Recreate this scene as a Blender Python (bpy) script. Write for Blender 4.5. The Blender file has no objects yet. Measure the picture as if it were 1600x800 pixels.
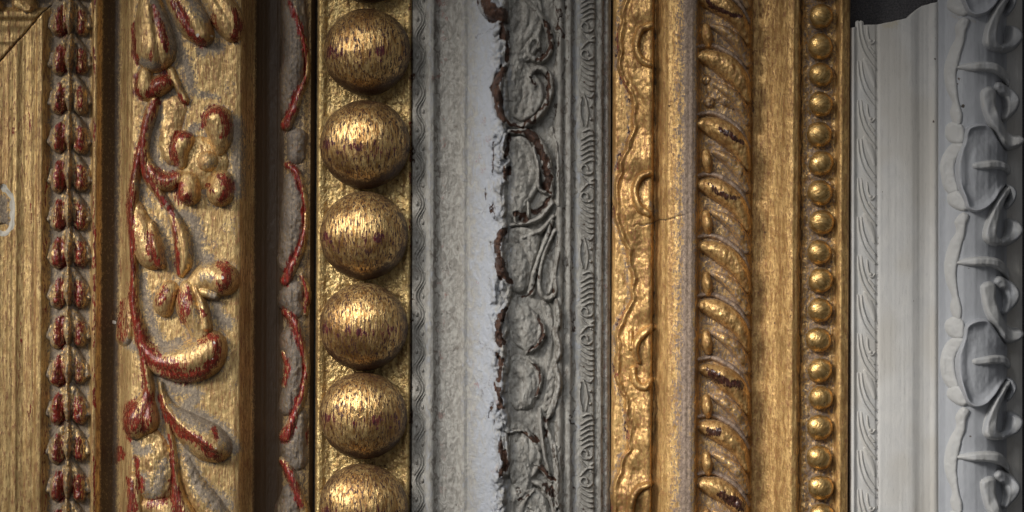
import bpy, math
import numpy as np

# ------------------------------------------------------------------ units
S = 0.00025            # one modelling unit (u) = 0.25 mm; the view is 1600 u = 40 cm wide
D = 4050.0             # camera height in u
sc = bpy.context.scene
COL = sc.collection

# ------------------------------------------------------------------ camera
cd = bpy.data.cameras.new('camera'); cam = bpy.data.objects.new('camera', cd); COL.objects.link(cam)
cam.location = (0, 0, D * S)
cd.sensor_width = 36.0
cd.lens = 36.0 * (D - 62.0) / 1600.0
cd.clip_start = 0.05; cd.clip_end = 50.0
sc.camera = cam

# ------------------------------------------------------------------ world and lamps
w = bpy.data.worlds.new('World'); sc.world = w; w.use_nodes = True
bg = w.node_tree.nodes['Background']
bg.inputs[1].default_value = 1.0
# dim room: brighter towards the window side (up and left), dark behind the camera's foot end
_n = w.node_tree.nodes; _l = w.node_tree.links
_tc = _n.new('ShaderNodeTexCoord'); _dp = _n.new('ShaderNodeVectorMath'); _dp.operation = 'DOT_PRODUCT'
_dp.inputs[1].default_value = (-0.50, 0.62, 0.60); _l.new(_tc.outputs['Generated'], _dp.inputs[0])
_mr = _n.new('ShaderNodeMapRange'); _mr.interpolation_type = 'SMOOTHSTEP'; _l.new(_dp.outputs['Value'], _mr.inputs[0])
_mr.inputs[1].default_value = -0.1; _mr.inputs[2].default_value = 1.0; _mr.inputs[3].default_value = 0.035; _mr.inputs[4].default_value = 0.19
_cb = _n.new('ShaderNodeCombineColor')
for _i, _k in enumerate((0.99, 0.985, 1.0)):
    _m = _n.new('ShaderNodeMath'); _m.operation = 'MULTIPLY'; _m.inputs[1].default_value = _k
    _l.new(_mr.outputs[0], _m.inputs[0]); _l.new(_m.outputs[0], _cb.inputs[_i])
_l.new(_cb.outputs[0], bg.inputs[0])

def aim(o, frm, to):
    from mathutils import Vector
    f = Vector(frm) * S; t = Vector(to) * S
    o.location = f
    o.rotation_euler = (t - f).to_track_quat('-Z', 'Y').to_euler()

def spot(name, frm, to, watts, radius, cone, blend, color):
    l = bpy.data.lights.new(name, 'SPOT'); o = bpy.data.objects.new(name, l); COL.objects.link(o)
    l.energy = watts; l.shadow_soft_size = radius * S; l.spot_size = math.radians(cone); l.spot_blend = blend
    l.color = color; aim(o, frm, to); return o

def from_dir(t, d, k): return tuple(t[i] + d[i] * k for i in range(3))
T1, T2, T3 = (-430, -220, 60), (400, -230, 60), (0, -300, 60)  # key spot doubled, cones aimed low to darken the top and corners
spot('key_lamp', from_dir(T1, (-2630, 1715, 2440), .62), T1, 16.0, 430, 27.5, 1.0, (1.0, 0.965, 0.91))
spot('key_lamp', from_dir(T2, (-2530, 1930, 2440), .62), T2, 14.0, 430, 27.5, 1.0, (1.0, 0.965, 0.91))
spot('soft_lamp', from_dir(T3, (-710, 2200, 3040), .62), T3, 7.0, 430, 34.0, 1.0, (0.94, 0.97, 1.0))

sc.view_settings.view_transform = 'Standard'; sc.view_settings.look = 'None'
sc.view_settings.exposure = 0.0; sc.view_settings.gamma = 1.0

# ------------------------------------------------------------------ numpy helpers
def ss(a, b, x):
    t = np.clip((x - a) / (b - a), 0, 1); return t * t * (3 - 2 * t)

_tabs = {}
def vnoise(u, v, su, sv, seed=0):
    if seed not in _tabs:
        _tabs[seed] = np.random.RandomState(seed + 11).rand(257, 257).astype(np.float64)
    T = _tabs[seed]
    x = np.asarray(u) / su + 1000.37; y = np.asarray(v) / sv + 1000.71
    xi = np.floor(x).astype(int); yi = np.floor(y).astype(int)
    fx = x - xi; fy = y - yi
    fx = fx * fx * (3 - 2 * fx); fy = fy * fy * (3 - 2 * fy)
    a = T[yi % 257, xi % 257]; b = T[yi % 257, (xi + 1) % 257]
    c = T[(yi + 1) % 257, xi % 257]; d = T[(yi + 1) % 257, (xi + 1) % 257]
    return (a * (1 - fx) + b * fx) * (1 - fy) + (c * (1 - fx) + d * fx) * fy - 0.5

def fbm(u, v, su, sv, seed=0, o=3):
    r = 0; a = 1.0
    for i in range(o):
        r = r + a * vnoise(u, v, su, sv, seed + i * 7); a *= 0.55; su /= 2.03; sv /= 2.03
    return r

def blur(A, s):
    n = int(3 * s) + 1; k = np.exp(-0.5 * (np.arange(-n, n + 1) / s) ** 2); k /= k.sum()
    f = lambda r: np.convolve(r, k, mode='same')
    return np.apply_along_axis(f, 0, np.apply_along_axis(f, 1, A))

def spline(pts, step=1.6):
    P = np.array(pts, float)
    if len(P) == 1: return P
    if len(P) == 2:
        n = max(2, int(np.hypot(*(P[1] - P[0])[:2]) / step)); t = np.linspace(0, 1, n)[:, None]
        return P[0] * (1 - t) + P[1] * t
    Q = np.vstack([2 * P[0] - P[1], P, 2 * P[-1] - P[-2]]); out = []
    for i in range(1, len(Q) - 2):
        n = max(2, int(np.hypot(*(Q[i + 1] - Q[i])[:2]) / step)); t = np.linspace(0, 1, n, endpoint=False)[:, None]
        a, b, c, d = Q[i - 1], Q[i], Q[i + 1], Q[i + 2]
        out.append(0.5 * (2 * b + (c - a) * t + (2 * a - 5 * b + 4 * c - d) * t ** 2 + (-a + 3 * b - 3 * c + d) * t ** 3))
    out.append(Q[-2][None]); return np.vstack(out)

def stroke_field(U, V, pts, p=0.55, skirt=0.9):
    """height (dome of half width r, height h swept along the curve), along 0..1, side -1..1"""
    A = spline(pts)
    A[:, 2] = np.maximum(A[:, 2], 0.6)
    H = np.full(U.shape, -99.0); s = np.zeros(U.shape); q = np.zeros(U.shape)
    T = np.gradient(A[:, :2], axis=0) if len(A) > 1 else np.array([[0.0, 1.0]])
    T /= (np.hypot(T[:, 0], T[:, 1]) + 1e-9)[:, None]
    for i, (a, b, r, h) in enumerate(A):
        du = U - a; dv = V - b; t2 = (du * du + dv * dv) / (r * r)
        ins = t2 < 1
        f = np.where(ins, h * np.power(np.maximum(1 - t2, 0), p), -(np.sqrt(np.maximum(t2, 1)) - 1) * r * skirt)
        m = f > H
        H = np.where(m, f, H)
        s = np.where(m, i / max(1, len(A) - 1), s)
        q = np.where(m, (-du * T[i, 1] + dv * T[i, 0]) / r, q)
    return H, s, q

# painted wear, shade and highlight maps: bole, wax, dirt, gesso; 1 sample per u over the whole view
U0, V0, NU, NV = -120, -180, 1860, 1180
PAINT = np.zeros((4, NV, NU), np.float32)
BOLE, WAX, DIRT_SHADE, CHALK_GLINT = 0, 1, 2, 3
def paint(ch, pts, k=1.0, soft=0.5):
    A = spline([tuple(p) if len(p) == 3 else (p[0], p[1], 4) for p in pts], 1.5)
    R = A[:, 2].max() * 1.4 + 2
    a0 = max(0, int(A[:, 0].min() - R - U0)); a1 = min(NU, int(A[:, 0].max() + R - U0) + 1)
    b0 = max(0, int(A[:, 1].min() - R - V0)); b1 = min(NV, int(A[:, 1].max() + R - V0) + 1)
    if a1 <= a0 or b1 <= b0: return
    uu, vv = np.meshgrid(np.arange(a0, a1) + U0, np.arange(b0, b1) + V0)
    M = np.zeros(uu.shape)
    for x, y, r in A:
        d = np.hypot(uu - x, vv - y) / max(r, .8)
        M = np.maximum(M, k * ss(1 + soft * .8, 1 - soft * 1.3, d))
    P = PAINT[ch, b0:b1, a0:a1]; np.maximum(P, M, out=P)

def sample(R, u, v):
    x = np.clip(u - U0, 0, NU - 1.01); y = np.clip(v - V0, 0, NV - 1.01)
    xi = x.astype(int); yi = y.astype(int); fx = x - xi; fy = y - yi
    return (R[yi, xi] * (1 - fx) + R[yi, xi + 1] * fx) * (1 - fy) + (R[yi + 1, xi] * (1 - fx) + R[yi + 1, xi + 1] * fx) * fy

# ------------------------------------------------------------------ mesh helpers
def mesh_grid(name, X, Y, Z, mask, attr, mat, parent):
    """X,Y,Z in u, local to parent; attr 4 arrays"""
    n, m = X.shape
    cell = mask[:-1, :-1] | mask[1:, :-1] | mask[:-1, 1:] | mask[1:, 1:]
    idx = np.arange(n * m).reshape(n, m)
    a = idx[:-1, :-1][cell]; b = idx[1:, :-1][cell]; c = idx[1:, 1:][cell]; d = idx[:-1, 1:][cell]
    F = np.stack([a, b, c, d], 1)
    used = np.unique(F); rem = np.zeros(n * m, np.int64); rem[used] = np.arange(len(used)); F = rem[F]
    co = np.stack([X.ravel()[used], Y.ravel()[used], Z.ravel()[used]], 1) * S
    return mesh_raw(name, co, F, [A.ravel()[used] for A in attr], mat, parent)

def mesh_raw(name, co, F, attr, mat, parent):
    me = bpy.data.meshes.new(name)
    me.vertices.add(len(co)); me.vertices.foreach_set('co', co.astype(np.float32).ravel())
    k = F.shape[1]
    me.loops.add(len(F) * k); me.loops.foreach_set('vertex_index', F.astype(np.int32).ravel())
    me.polygons.add(len(F)); me.polygons.foreach_set('loop_start', (np.arange(len(F)) * k).astype(np.int32))
    me.polygons.foreach_set('use_smooth', np.ones(len(F), bool))
    me.update(calc_edges=True)
    if attr is not None:
        at = me.attributes.new('wear', 'FLOAT_COLOR', 'POINT')
        at.data.foreach_set('color', np.stack(attr, 1).astype(np.float32).ravel())
    me.materials.append(mat)
    o = bpy.data.objects.new(name, me); COL.objects.link(o)
    if parent: o.parent = parent
    return o

class Frame:
    """one moulding: uc = its axis, tilt = radians about the vertical, prof = section (u, z)"""
    def __init__(self, name, label, cat, uc, tilt, prof, mat, sig=1.2):
        self.uc = uc; self.tilt = tilt; self.mat = mat
        self.root = bpy.data.objects.new(name, None); COL.objects.link(self.root)
        self.root.empty_display_size = 0.01
        self.root.location = ((uc - 800) * S, 0, 0); self.root.rotation_euler = (0, 0, tilt)
        self.root['label'] = label; self.root['category'] = cat
        P = np.array(prof, float); self.u0, self.u1 = P[0, 0], P[-1, 0]
        self.pu = np.arange(self.u0 - 5, self.u1 + 5, 0.5)
        z = np.interp(self.pu, P[:, 0], P[:, 1])
        n = int(6 * sig) + 1; k = np.exp(-0.5 * (np.arange(-n, n + 1) * 0.5 / sig) ** 2); k /= k.sum()
        self.pz = np.convolve(np.pad(z, n, 'edge'), k, 'valid')
        self.extra = None; self.warp = 3.0; self.loss = 0.0; self.cover = np.zeros((NV, NU), np.float32)
    def loc(self, u, v):          # photo px -> local px (undo the small tilt)
        return (u - self.uc) + (v - 400) * (-self.tilt) * 1.0 + self.uc, v
    def base(self, ul, v):
        z = np.interp(ul, self.pu, self.pz)
        if self.extra: z = z + self.extra(ul, v)
        return z
    def unloc(self, ul, v):
        return ul - (v - 400) * (-self.tilt), v
    def wear(self, ul, v):
        u, vv = self.unloc(ul, v); k = self.warp
        du = k * (1.3 * fbm(u, vv, 11, 17, 301, 2) + .9 * fbm(u, vv, 4, 9, 305, 2)); dv = k * 1.6 * fbm(u, vv, 9, 14, 309, 2)
        u = u + du; vv = vv + dv
        return [sample(PAINT[k], u, vv).astype(float) for k in range(4)]
    def put(self, name, ul, v, z, mask, attr, mat=None, parent=None):
        return mesh_grid(name, ul - self.uc, 400 - v, z, mask, attr, mat or self.mat, parent or self.root)
    hk = 1.0; rk = 1.0; foot = 0.0
    def part(self, name, strokes, shape=None, rough=0.6, mat=None, wearf=None, parent=None, step=1.3, p=0.46,
             ns=(9, 14), cover=True, local=False, sk=3.0, smooth=0, raw=False):
        """strokes: lists of (u, v, r, h); union of domes sitting on the moulding"""
        L = []
        for st in strokes:
            q = []
            for (u, v, r, h) in st:
                if local: q.append((u, v, r, h))
                else:
                    a, b = self.loc(u, v); q.append((a, b, r * self.rk * (1.1 if name in ('vine', 'tendril') else 1.0), h * self.hk))
            L.append(q)
        al = np.array([x for st in L for x in st], float); R = al[:, 2].max() + 6
        uu = np.arange(al[:, 0].min() - R, al[:, 0].max() + R, step); vv = np.arange(al[:, 1].min() - R, al[:, 1].max() + R, step)
        U, V = np.meshgrid(uu, vv)
        H = np.full(U.shape, -99.0); Sx = np.zeros(U.shape); Q = np.zeros(U.shape); K = np.zeros(U.shape, int)
        for i, st in enumerate(L):
            h, s, q = stroke_field(U, V, st, p)
            m = h > H
            if i and smooth:
                k = smooth; t = np.clip(0.5 + 0.5 * (h - H) / k, 0, 1)
                H2 = H * (1 - t) + h * t + k * t * (1 - t)
                H2 = np.where((H < -20) | (h < -20), np.maximum(H, h), H2)
                H = H2
            else: H = np.maximum(H, h)
            Sx = np.where(m, s, Sx); Q = np.where(m, q, Q); K = np.where(m, i, K)
        if self.foot: H = np.where(H > -90, H + self.foot * np.exp(-np.abs(H) / 3.0) - self.foot * .35, H)
        if shape is not None: H = H + shape(U, V, H, Sx, Q, K) * (H > -1)
        Hn = H + rough * (fbm(U, V, ns[0], ns[1], 3) + 0.5 * fbm(U, V, 3.5, 5, 21, 2)) * 2
        mask = H > -sk
        Z = self.base(U, V) + np.maximum(Hn, -sk - 2)
        at = self.wear(U, V)
        if wearf is not None: at = wearf(U, V, H, Sx, Q, K, at)
        if self.loss: Z = Z - self.loss * ss(.35, .6, at[0])
        if cover:
            u, v = self.unloc(U[H > 0], V[H > 0])
            iu = np.clip((u - U0).astype(int), 0, NU - 2); iv = np.clip((v - V0).astype(int), 0, NV - 2)
            for du in (0, 1):
                for dv in (0, 1): self.cover[iv + dv, iu + du] = 1
        return self.put(name, U, V, Z, mask, at, mat, parent)
    def body(self, name='moulding', v0=-150.0, v1=950.0, step=1.3, wearf=None, top=None):
        uu = np.arange(self.u0, self.u1 + step, step); uu[-1] = self.u1
        uu = np.concatenate([[uu[0]], uu, [uu[-1]]])
        vv = np.arange(v0, v1, step); vv = np.concatenate([[vv[0]], vv, [vv[-1]]])
        U, V = np.meshgrid(uu, vv)
        if top is not None:
            t = (V - v0) / (v1 - v0); V = top(U) * (1 - t) + v1 * t
        Z = self.base(U, V)
        Z[0, :] = 0; Z[-1, :] = 0; Z[:, 0] = 0; Z[:, -1] = 0
        at = self.wear(U, V)
        if wearf is not None: at = wearf(U, V, at)
        if self.loss: Z[1:-1, 1:-1] -= (self.loss * ss(.35, .6, at[0]))[1:-1, 1:-1]
        return self.put(name, U, V, Z, np.ones(U.shape, bool), at)

def poly_sdf(U, V, P):
    P = np.array(P, float); Dm = np.full(U.shape, 1e9); ins = np.zeros(U.shape, bool)
    for i in range(len(P)):
        a = P[i]; b = P[(i + 1) % len(P)]; e = b - a
        t = np.clip(((U - a[0]) * e[0] + (V - a[1]) * e[1]) / (e @ e + 1e-9), 0, 1)
        Dm = np.minimum(Dm, np.hypot(U - a[0] - t * e[0], V - a[1] - t * e[1]))
        c = ((a[1] > V) != (b[1] > V)) & (U < (b[0] - a[0]) * (V - a[1]) / (b[1] - a[1] + 1e-12) + a[0])
        ins ^= c
    return np.where(ins, Dm, -Dm)
def closed(P, n=6):
    P = np.array(P, float); out = []
    for i in range(len(P)):
        a, b, c, d = P[i - 1], P[i], P[(i + 1) % len(P)], P[(i + 2) % len(P)]
        for t in np.arange(n) / n: out.append(0.5 * (2 * b + (c - a) * t + (2 * a - 5 * b + 4 * c - d) * t ** 2 + (-a + 3 * b - 3 * c + d) * t ** 3))
    return np.array(out)
def lobe_part(fr, name, P, ctrl, re, wear=(0, 0, 0, 0), mat=None, rough=.4, step=1.1, extra=None, p=.5):
    """a carved form with a drawn outline: ctrl = heights (u, v, h) blended across it, re = edge rounding"""
    P = closed(P); uu = np.arange(P[:, 0].min() - 6, P[:, 0].max() + 6, step); vv = np.arange(P[:, 1].min() - 6, P[:, 1].max() + 6, step)
    U, V = np.meshgrid(uu, vv); d = poly_sdf(U, V, P)
    w = 0; h = 0
    for a, b, c in ctrl:
        k = 1 / ((U - a) ** 2 + (V - b) ** 2 + 120) ** 1.3; w = w + k; h = h + k * c
    h = h / w; t = np.clip(1 - d / re, 0, 1)
    H = np.where(d > 0, h * (1 - t * t) ** p, d * 1.2)
    if extra: H = H + extra(U, V, d, h) * (d > 0)
    H = H + (rough * (fbm(U, V, 12, 16, 3) + .4 * fbm(U, V, 4, 5, 21, 2)) * 2) * (d > 0)
    at = [U * 0 + k for k in wear]
    return fr.put(name, U, V, fr.base(U, V) + np.maximum(H, -5), d > -3, at, mat)

def copy_part(o, dv, rz=0, du=0):
    c = o.copy(); COL.objects.link(c); c.parent = o.parent
    c.location = (o.location[0] + du * S, o.location[1] - dv * S, o.location[2]); return c

# ------------------------------------------------------------------ materials
class NT:
    def __init__(self, name):
        self.m = bpy.data.materials.new(name); self.m.use_nodes = True
        self.t = self.m.node_tree; self.b = self.t.nodes['Principled BSDF']
    def n(self, ty, **kw):
        x = self.t.nodes.new(ty)
        for k, v in kw.items(): setattr(x, k, v)
        return x
    def l(self, a, b): self.t.links.new(a, b)
    def co(self, scale, rot=0, kind='Object'):
        tc = self.n('ShaderNodeTexCoord'); mp = self.n('ShaderNodeMapping')
        mp.inputs['Scale'].default_value = tuple(s / S for s in scale); mp.inputs['Rotation'].default_value = (0, 0, rot)
        self.l(tc.outputs[kind], mp.inputs[0])
        oi = self.n('ShaderNodeObjectInfo'); ml = self.n('ShaderNodeVectorMath', operation='SCALE')
        return mp.outputs[0]
    def noise(self, scale, detail=3, rough=0.55, dist=0.0, rot=0):
        """scale: cycles per u along x, y, z"""
        x = self.n('ShaderNodeTexNoise'); x.inputs['Scale'].default_value = 1.0; x.inputs['Detail'].default_value = detail
        x.inputs['Roughness'].default_value = rough; x.inputs['Distortion'].default_value = dist
        self.l(self.co(scale, rot), x.inputs['Vector']); return x.outputs[0]
    def math(self, op, a, b=None, c=None, clamp=False):
        x = self.n('ShaderNodeMath', operation=op); x.use_clamp = clamp
        for i, v in enumerate((a, b, c)):
            if v is None: continue
            if hasattr(v, 'links') or hasattr(v, 'is_linked'): self.l(v, x.inputs[i])
            else: x.inputs[i].default_value = v
        return x.outputs[0]
    def step(self, x, a, b, lo=0.0, hi=1.0):
        r = self.n('ShaderNodeMapRange'); r.interpolation_type = 'SMOOTHSTEP'
        self.l(x, r.inputs[0])
        for i, v in zip((1, 2, 3, 4), (a, b, lo, hi)): r.inputs[i].default_value = v
        return r.outputs[0]
    def mix(self, f, a, b):
        x = self.n('ShaderNodeMix', data_type='RGBA')
        if hasattr(f, 'links') or hasattr(f, 'is_linked'): self.l(f, x.inputs[0])
        else: x.inputs[0].default_value = f
        for i, v in ((6, a), (7, b)):
            if isinstance(v, tuple): x.inputs[i].default_value = (*v, 1)
            else: self.l(v, x.inputs[i])
        return x.outputs[2]
    def mixf(self, f, a, b):
        x = self.n('ShaderNodeMix', data_type='FLOAT'); self.l(f, x.inputs[0])
        for i, v in ((2, a), (3, b)):
            if isinstance(v, (int, float)): x.inputs[i].default_value = v
            else: self.l(v, x.inputs[i])
        return x.outputs[0]
    def wear(self):
        a = self.n('ShaderNodeAttribute', attribute_name='wear'); s = self.n('ShaderNodeSeparateColor')
        self.l(a.outputs['Color'], s.inputs[0]); return s.outputs[0], s.outputs[1], s.outputs[2], a.outputs['Alpha']

def gilding(name, ga, gb, bole=(0.26, 0.022, 0.012), wax=(0.34, 0.28, 0.22), dirt_shade=(0.05, 0.026, 0.013),
            chalk_glint=(0.62, 0.58, 0.5), rub=0.5, rubcol=(0.20, 0.045, 0.02), metal=0.8, rough=0.42, bump=1.0,
            streak=(0.30, 0.035), grain=0.28, speck=0.5, waxrough=0.75, tone=0.5, longs=0.55):
    g = NT(name)
    R, W, Dk, C = g.wear()
    n1 = g.noise((streak[0], streak[1], streak[0]), 4, 0.65, 0.15)
    n1b = g.noise((streak[0] * 1.9, streak[1] * 2.2, streak[0]), 3, 0.6, 0.3)
    n2 = g.noise((grain, grain * 0.7, grain), 4, 0.7, 0.6)
    n3 = g.noise((0.018, 0.009, 0.02), 3, 0.6)
    col = g.mix(g.step(n1, 0.36, 0.66), ga, gb)
    n4 = g.noise((0.11, 0.0035, 0.1), 4, 0.7, 0.1)
    col = g.mix(g.math('MULTIPLY', g.step(n4, 0.50, 0.66), longs), col, tuple(0.5 * a + 0.5 * b for a, b in zip(gb, rubcol)))
    col = g.mix(g.math('MULTIPLY', g.step(n3, 0.45, 0.68), tone), col, tuple(0.62 * c for c in gb))
    rubm = g.math('MULTIPLY', g.step(g.math('ADD', g.math('MULTIPLY', n1b, 0.65), g.math('MULTIPLY', n2, 0.35)), 0.50, 0.585), rub, clamp=True)
    col = g.mix(rubm, col, rubcol)
    spm = g.math('MULTIPLY', g.step(n2, 0.61, 0.69), speck)
    col = g.mix(spm, col, dirt_shade)
    def msk(ch, nz, k, a, b): return g.step(g.math('ADD', ch, g.math('MULTIPLY', g.math('SUBTRACT', nz, 0.5), k)), a, b)
    nst = g.math('ADD', g.math('MULTIPLY', g.step(n1b, 0.34, 0.66), 0.65), g.math('MULTIPLY', g.step(n2, 0.34, 0.66), 0.35))
    nsp = g.math('ADD', g.math('MULTIPLY', g.step(n1b, 0.34, 0.66), 0.3), g.math('MULTIPLY', g.step(n2, 0.34, 0.66), 0.7))
    wm = g.math('MULTIPLY', msk(W, nsp, 1.1, 0.22, 0.72), g.step(W, 0.02, 0.2)); wm = g.math('MULTIPLY', wm, 0.9)
    waxc = g.mix(g.step(n2, 0.38, 0.62), wax, tuple(c * 0.5 for c in wax))
    col = g.mix(wm, col, waxc)
    bm = g.math('MULTIPLY', msk(R, nst, 1.5, 0.28, 0.66), g.step(R, 0.03, 0.25)); bm = g.math('MULTIPLY', bm, 0.93)
    bolec = g.mix(g.step(n1, 0.36, 0.62), bole, (bole[0] * 0.30, bole[1] * 0.6, bole[2] * 0.8))
    col = g.mix(bm, col, bolec)
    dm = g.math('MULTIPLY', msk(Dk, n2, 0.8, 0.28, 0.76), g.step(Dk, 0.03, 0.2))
    col = g.mix(dm, col, dirt_shade)
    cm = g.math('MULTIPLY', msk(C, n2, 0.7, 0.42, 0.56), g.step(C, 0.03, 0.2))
    col = g.mix(cm, col, chalk_glint)
    g.l(col, g.b.inputs['Base Color'])
    inv = lambda x: g.math('SUBTRACT', 1.0, x)
    me = g.math('MULTIPLY', g.math('MULTIPLY', inv(wm), inv(bm)), g.math('MULTIPLY', inv(dm), inv(cm)))
    me = g.math('MULTIPLY', me, g.math('SUBTRACT', metal, g.math('MULTIPLY', rubm, 0.6)))
    g.l(me, g.b.inputs['Metallic'])
    ro = g.mixf(g.step(n2, 0.3, 0.7), rough - 0.08, rough + 0.16)
    ro = g.mixf(wm, ro, waxrough); ro = g.mixf(bm, ro, 0.24); ro = g.mixf(cm, ro, 0.8)
    g.l(ro, g.b.inputs['Roughness'])
    g.b.inputs['Specular IOR Level'].default_value = 0.5
    h = g.math('ADD', g.math('MULTIPLY', n1b, 1.0), g.math('MULTIPLY', n2, 0.6))
    h = g.math('SUBTRACT', h, g.math('MULTIPLY', spm, 0.5))
    bu = g.n('ShaderNodeBump'); bu.inputs['Strength'].default_value = 1.0; bu.inputs['Distance'].default_value = S * 1.1 * bump
    g.l(h, bu.inputs['Height']); g.l(bu.outputs[0], g.b.inputs['Normal'])
    return g.m

def oldpaint(name, ca, cb, under=(0.085, 0.038, 0.022), red=(0.30, 0.09, 0.07), dark=(0.085, 0.062, 0.047), pale=(0.42, 0.44, 0.485),
             rough=0.62, bump=1.0, mott=(0.10, 0.06), dirtk=0.6, warm=None, coat=0.0):
    """R: loss down to brown, G: rosy stain, B: grey dirt, A: thick pale paint"""
    g = NT(name)
    R, W, Dk, C = g.wear()
    n1 = g.noise((mott[0], mott[1], mott[0]), 4, 0.62, 1.2)
    n2 = g.noise((0.30, 0.20, 0.3), 4, 0.7, 1.6)
    n3 = g.noise((0.55, 0.05, 0.5), 3, 0.6, 0.2)
    n4 = g.noise((0.012, 0.008, 0.012), 2, 0.5)
    col = g.mix(g.step(n1, 0.36, 0.64), ca, cb)
    if warm: col = g.mix(g.step(n4, 0.42, 0.62), col, warm)
    col = g.mix(g.math('MULTIPLY', g.step(n3, 0.56, 0.70), dirtk * 0.5), col, dark)
    def msk(ch, nz, k, a, b): return g.math('MULTIPLY', g.step(g.math('ADD', ch, g.math('MULTIPLY', g.math('SUBTRACT', nz, 0.5), k)), a, b), g.step(ch, 0.02, 0.18))
    cm = g.math('MULTIPLY', msk(C, n1, 1.6, 0.15, 0.95), 0.9); col = g.mix(cm, col, pale)
    dm = msk(Dk, n2, 1.8, 0.38, 0.66); col = g.mix(g.math('MULTIPLY', dm, dirtk), col, dark)
    wm = msk(W, n2, 2.4, 0.46, 0.66); col = g.mix(g.math('MULTIPLY', wm, 0.4), col, red)
    bm = msk(R, n2, 2.2, 0.40, 0.50)
    uc = g.mix(g.step(n2, 0.60, 0.72), g.mix(g.step(n1, 0.4, 0.62), under, tuple(c * 0.35 for c in under)), (0.26, 0.19, 0.12))
    col = g.mix(bm, col, uc)
    g.l(col, g.b.inputs['Base Color'])
    ro = g.mixf(bm, rough, 0.42); g.l(ro, g.b.inputs['Roughness'])
    g.b.inputs['Specular IOR Level'].default_value = 0.4
    h = g.math('ADD', g.math('MULTIPLY', n2, 0.9), g.math('MULTIPLY', n3, 0.35)); h = g.math('ADD', h, g.math('MULTIPLY', n1, 0.8))
    h = g.math('SUBTRACT', h, g.math('MULTIPLY', bm, 0.5))
    bu = g.n('ShaderNodeBump'); bu.inputs['Strength'].default_value = 1.0; bu.inputs['Distance'].default_value = S * 2.0 * bump
    g.l(h, bu.inputs['Height']); g.l(bu.outputs[0], g.b.inputs['Normal'])
    return g.m

M_old = gilding('worn_gilding_over_red', (0.86, 0.62, 0.28), (0.50, 0.31, 0.12), rub=0.75, rubcol=(0.24, 0.08, 0.035), speck=0.35, metal=0.60, rough=0.43, longs=0.65, bole=(0.29, 0.011, 0.010), bump=0.62, dirt_shade=(0.065, 0.036, 0.016))
M_brown = gilding('toned_brown_gilding', (0.26, 0.19, 0.11), (0.15, 0.10, 0.055), rub=0.4, metal=0.4, rough=0.5, wax=(0.24, 0.20, 0.165), bole=(0.28, 0.013, 0.008))
M_ball = gilding('burnished_gilding', (0.96, 0.67, 0.29), (0.42, 0.21, 0.065), rub=1.25, rubcol=(0.06, 0.022, 0.016), bole=(0.12, 0.012, 0.02), metal=0.88, rough=0.35, bump=1.1, streak=(0.24, 0.032), speck=0.6, dirt_shade=(0.05, 0.02, 0.01), tone=0.8)
M_ballbed = gilding('crinkled_gilding', (0.82, 0.62, 0.28), (0.58, 0.38, 0.14), rub=0.55, rubcol=(0.16, 0.05, 0.02), metal=0.78, rough=0.36, bump=1.8, streak=(0.16, 0.10), speck=0.85, grain=0.2)
M_warm = gilding('amber_gilding', (0.84, 0.55, 0.22), (0.46, 0.26, 0.09), rub=0.65, rubcol=(0.24, 0.09, 0.03), wax=(0.40, 0.30, 0.24), metal=0.58, rough=0.44, bump=0.6, streak=(0.2, 0.05), bole=(0.055, 0.008, 0.012))
M_bead = gilding('bead_gilding', (0.80, 0.55, 0.23), (0.60, 0.36, 0.12), rub=0.4, rubcol=(0.22, 0.09, 0.03), wax=(0.30, 0.25, 0.21), metal=0.9, rough=0.33, bump=0.5, speck=0.5)
M_grey = oldpaint('crusted_grey_paint', (0.40, 0.38, 0.34), (0.25, 0.232, 0.203), bump=1.4)
M_white = oldpaint('chalky_white_paint', (0.68, 0.665, 0.635), (0.62, 0.61, 0.59), bump=0.22, mott=(0.03, 0.015), dirtk=0.4, warm=(0.60, 0.575, 0.53), pale=(0.72, 0.71, 0.68), red=(0.55, 0.46, 0.26), dark=(0.24, 0.23, 0.23), under=(0.16, 0.13, 0.11), rough=0.5)
M_slate = oldpaint('blue_grey_white_paint', (0.54, 0.555, 0.585), (0.50, 0.515, 0.545), bump=0.2, mott=(0.04, 0.012), dirtk=0.4, pale=(0.64, 0.635, 0.615), red=(0.50, 0.43, 0.33), dark=(0.22, 0.22, 0.23), under=(0.16, 0.13, 0.11), rough=0.42)

# ------------------------------------------------------------------ setting
g = NT('dark_stone')
c = g.mix(g.step(g.noise((0.35, 0.35, 0.35), 4, 0.7), 0.35, 0.7), (0.055, 0.055, 0.062), (0.13, 0.125, 0.13))
g.l(c, g.b.inputs['Base Color']); g.b.inputs['Roughness'].default_value = 0.85
bu = g.n('ShaderNodeBump'); bu.inputs['Distance'].default_value = S * 3; g.l(g.noise((0.3, 0.3, 0.3), 3), bu.inputs['Height']); g.l(bu.outputs[0], g.b.inputs['Normal'])
tb = mesh_raw('tabletop', np.array([(-1.2, -1, 0), (1.2, -1, 0), (1.2, 1, 0), (-1.2, 1, 0)]), np.array([[0, 1, 2, 3]]), None, g.m, None)
tb.location.z = -0.0004
tb['kind'] = 'structure'

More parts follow.
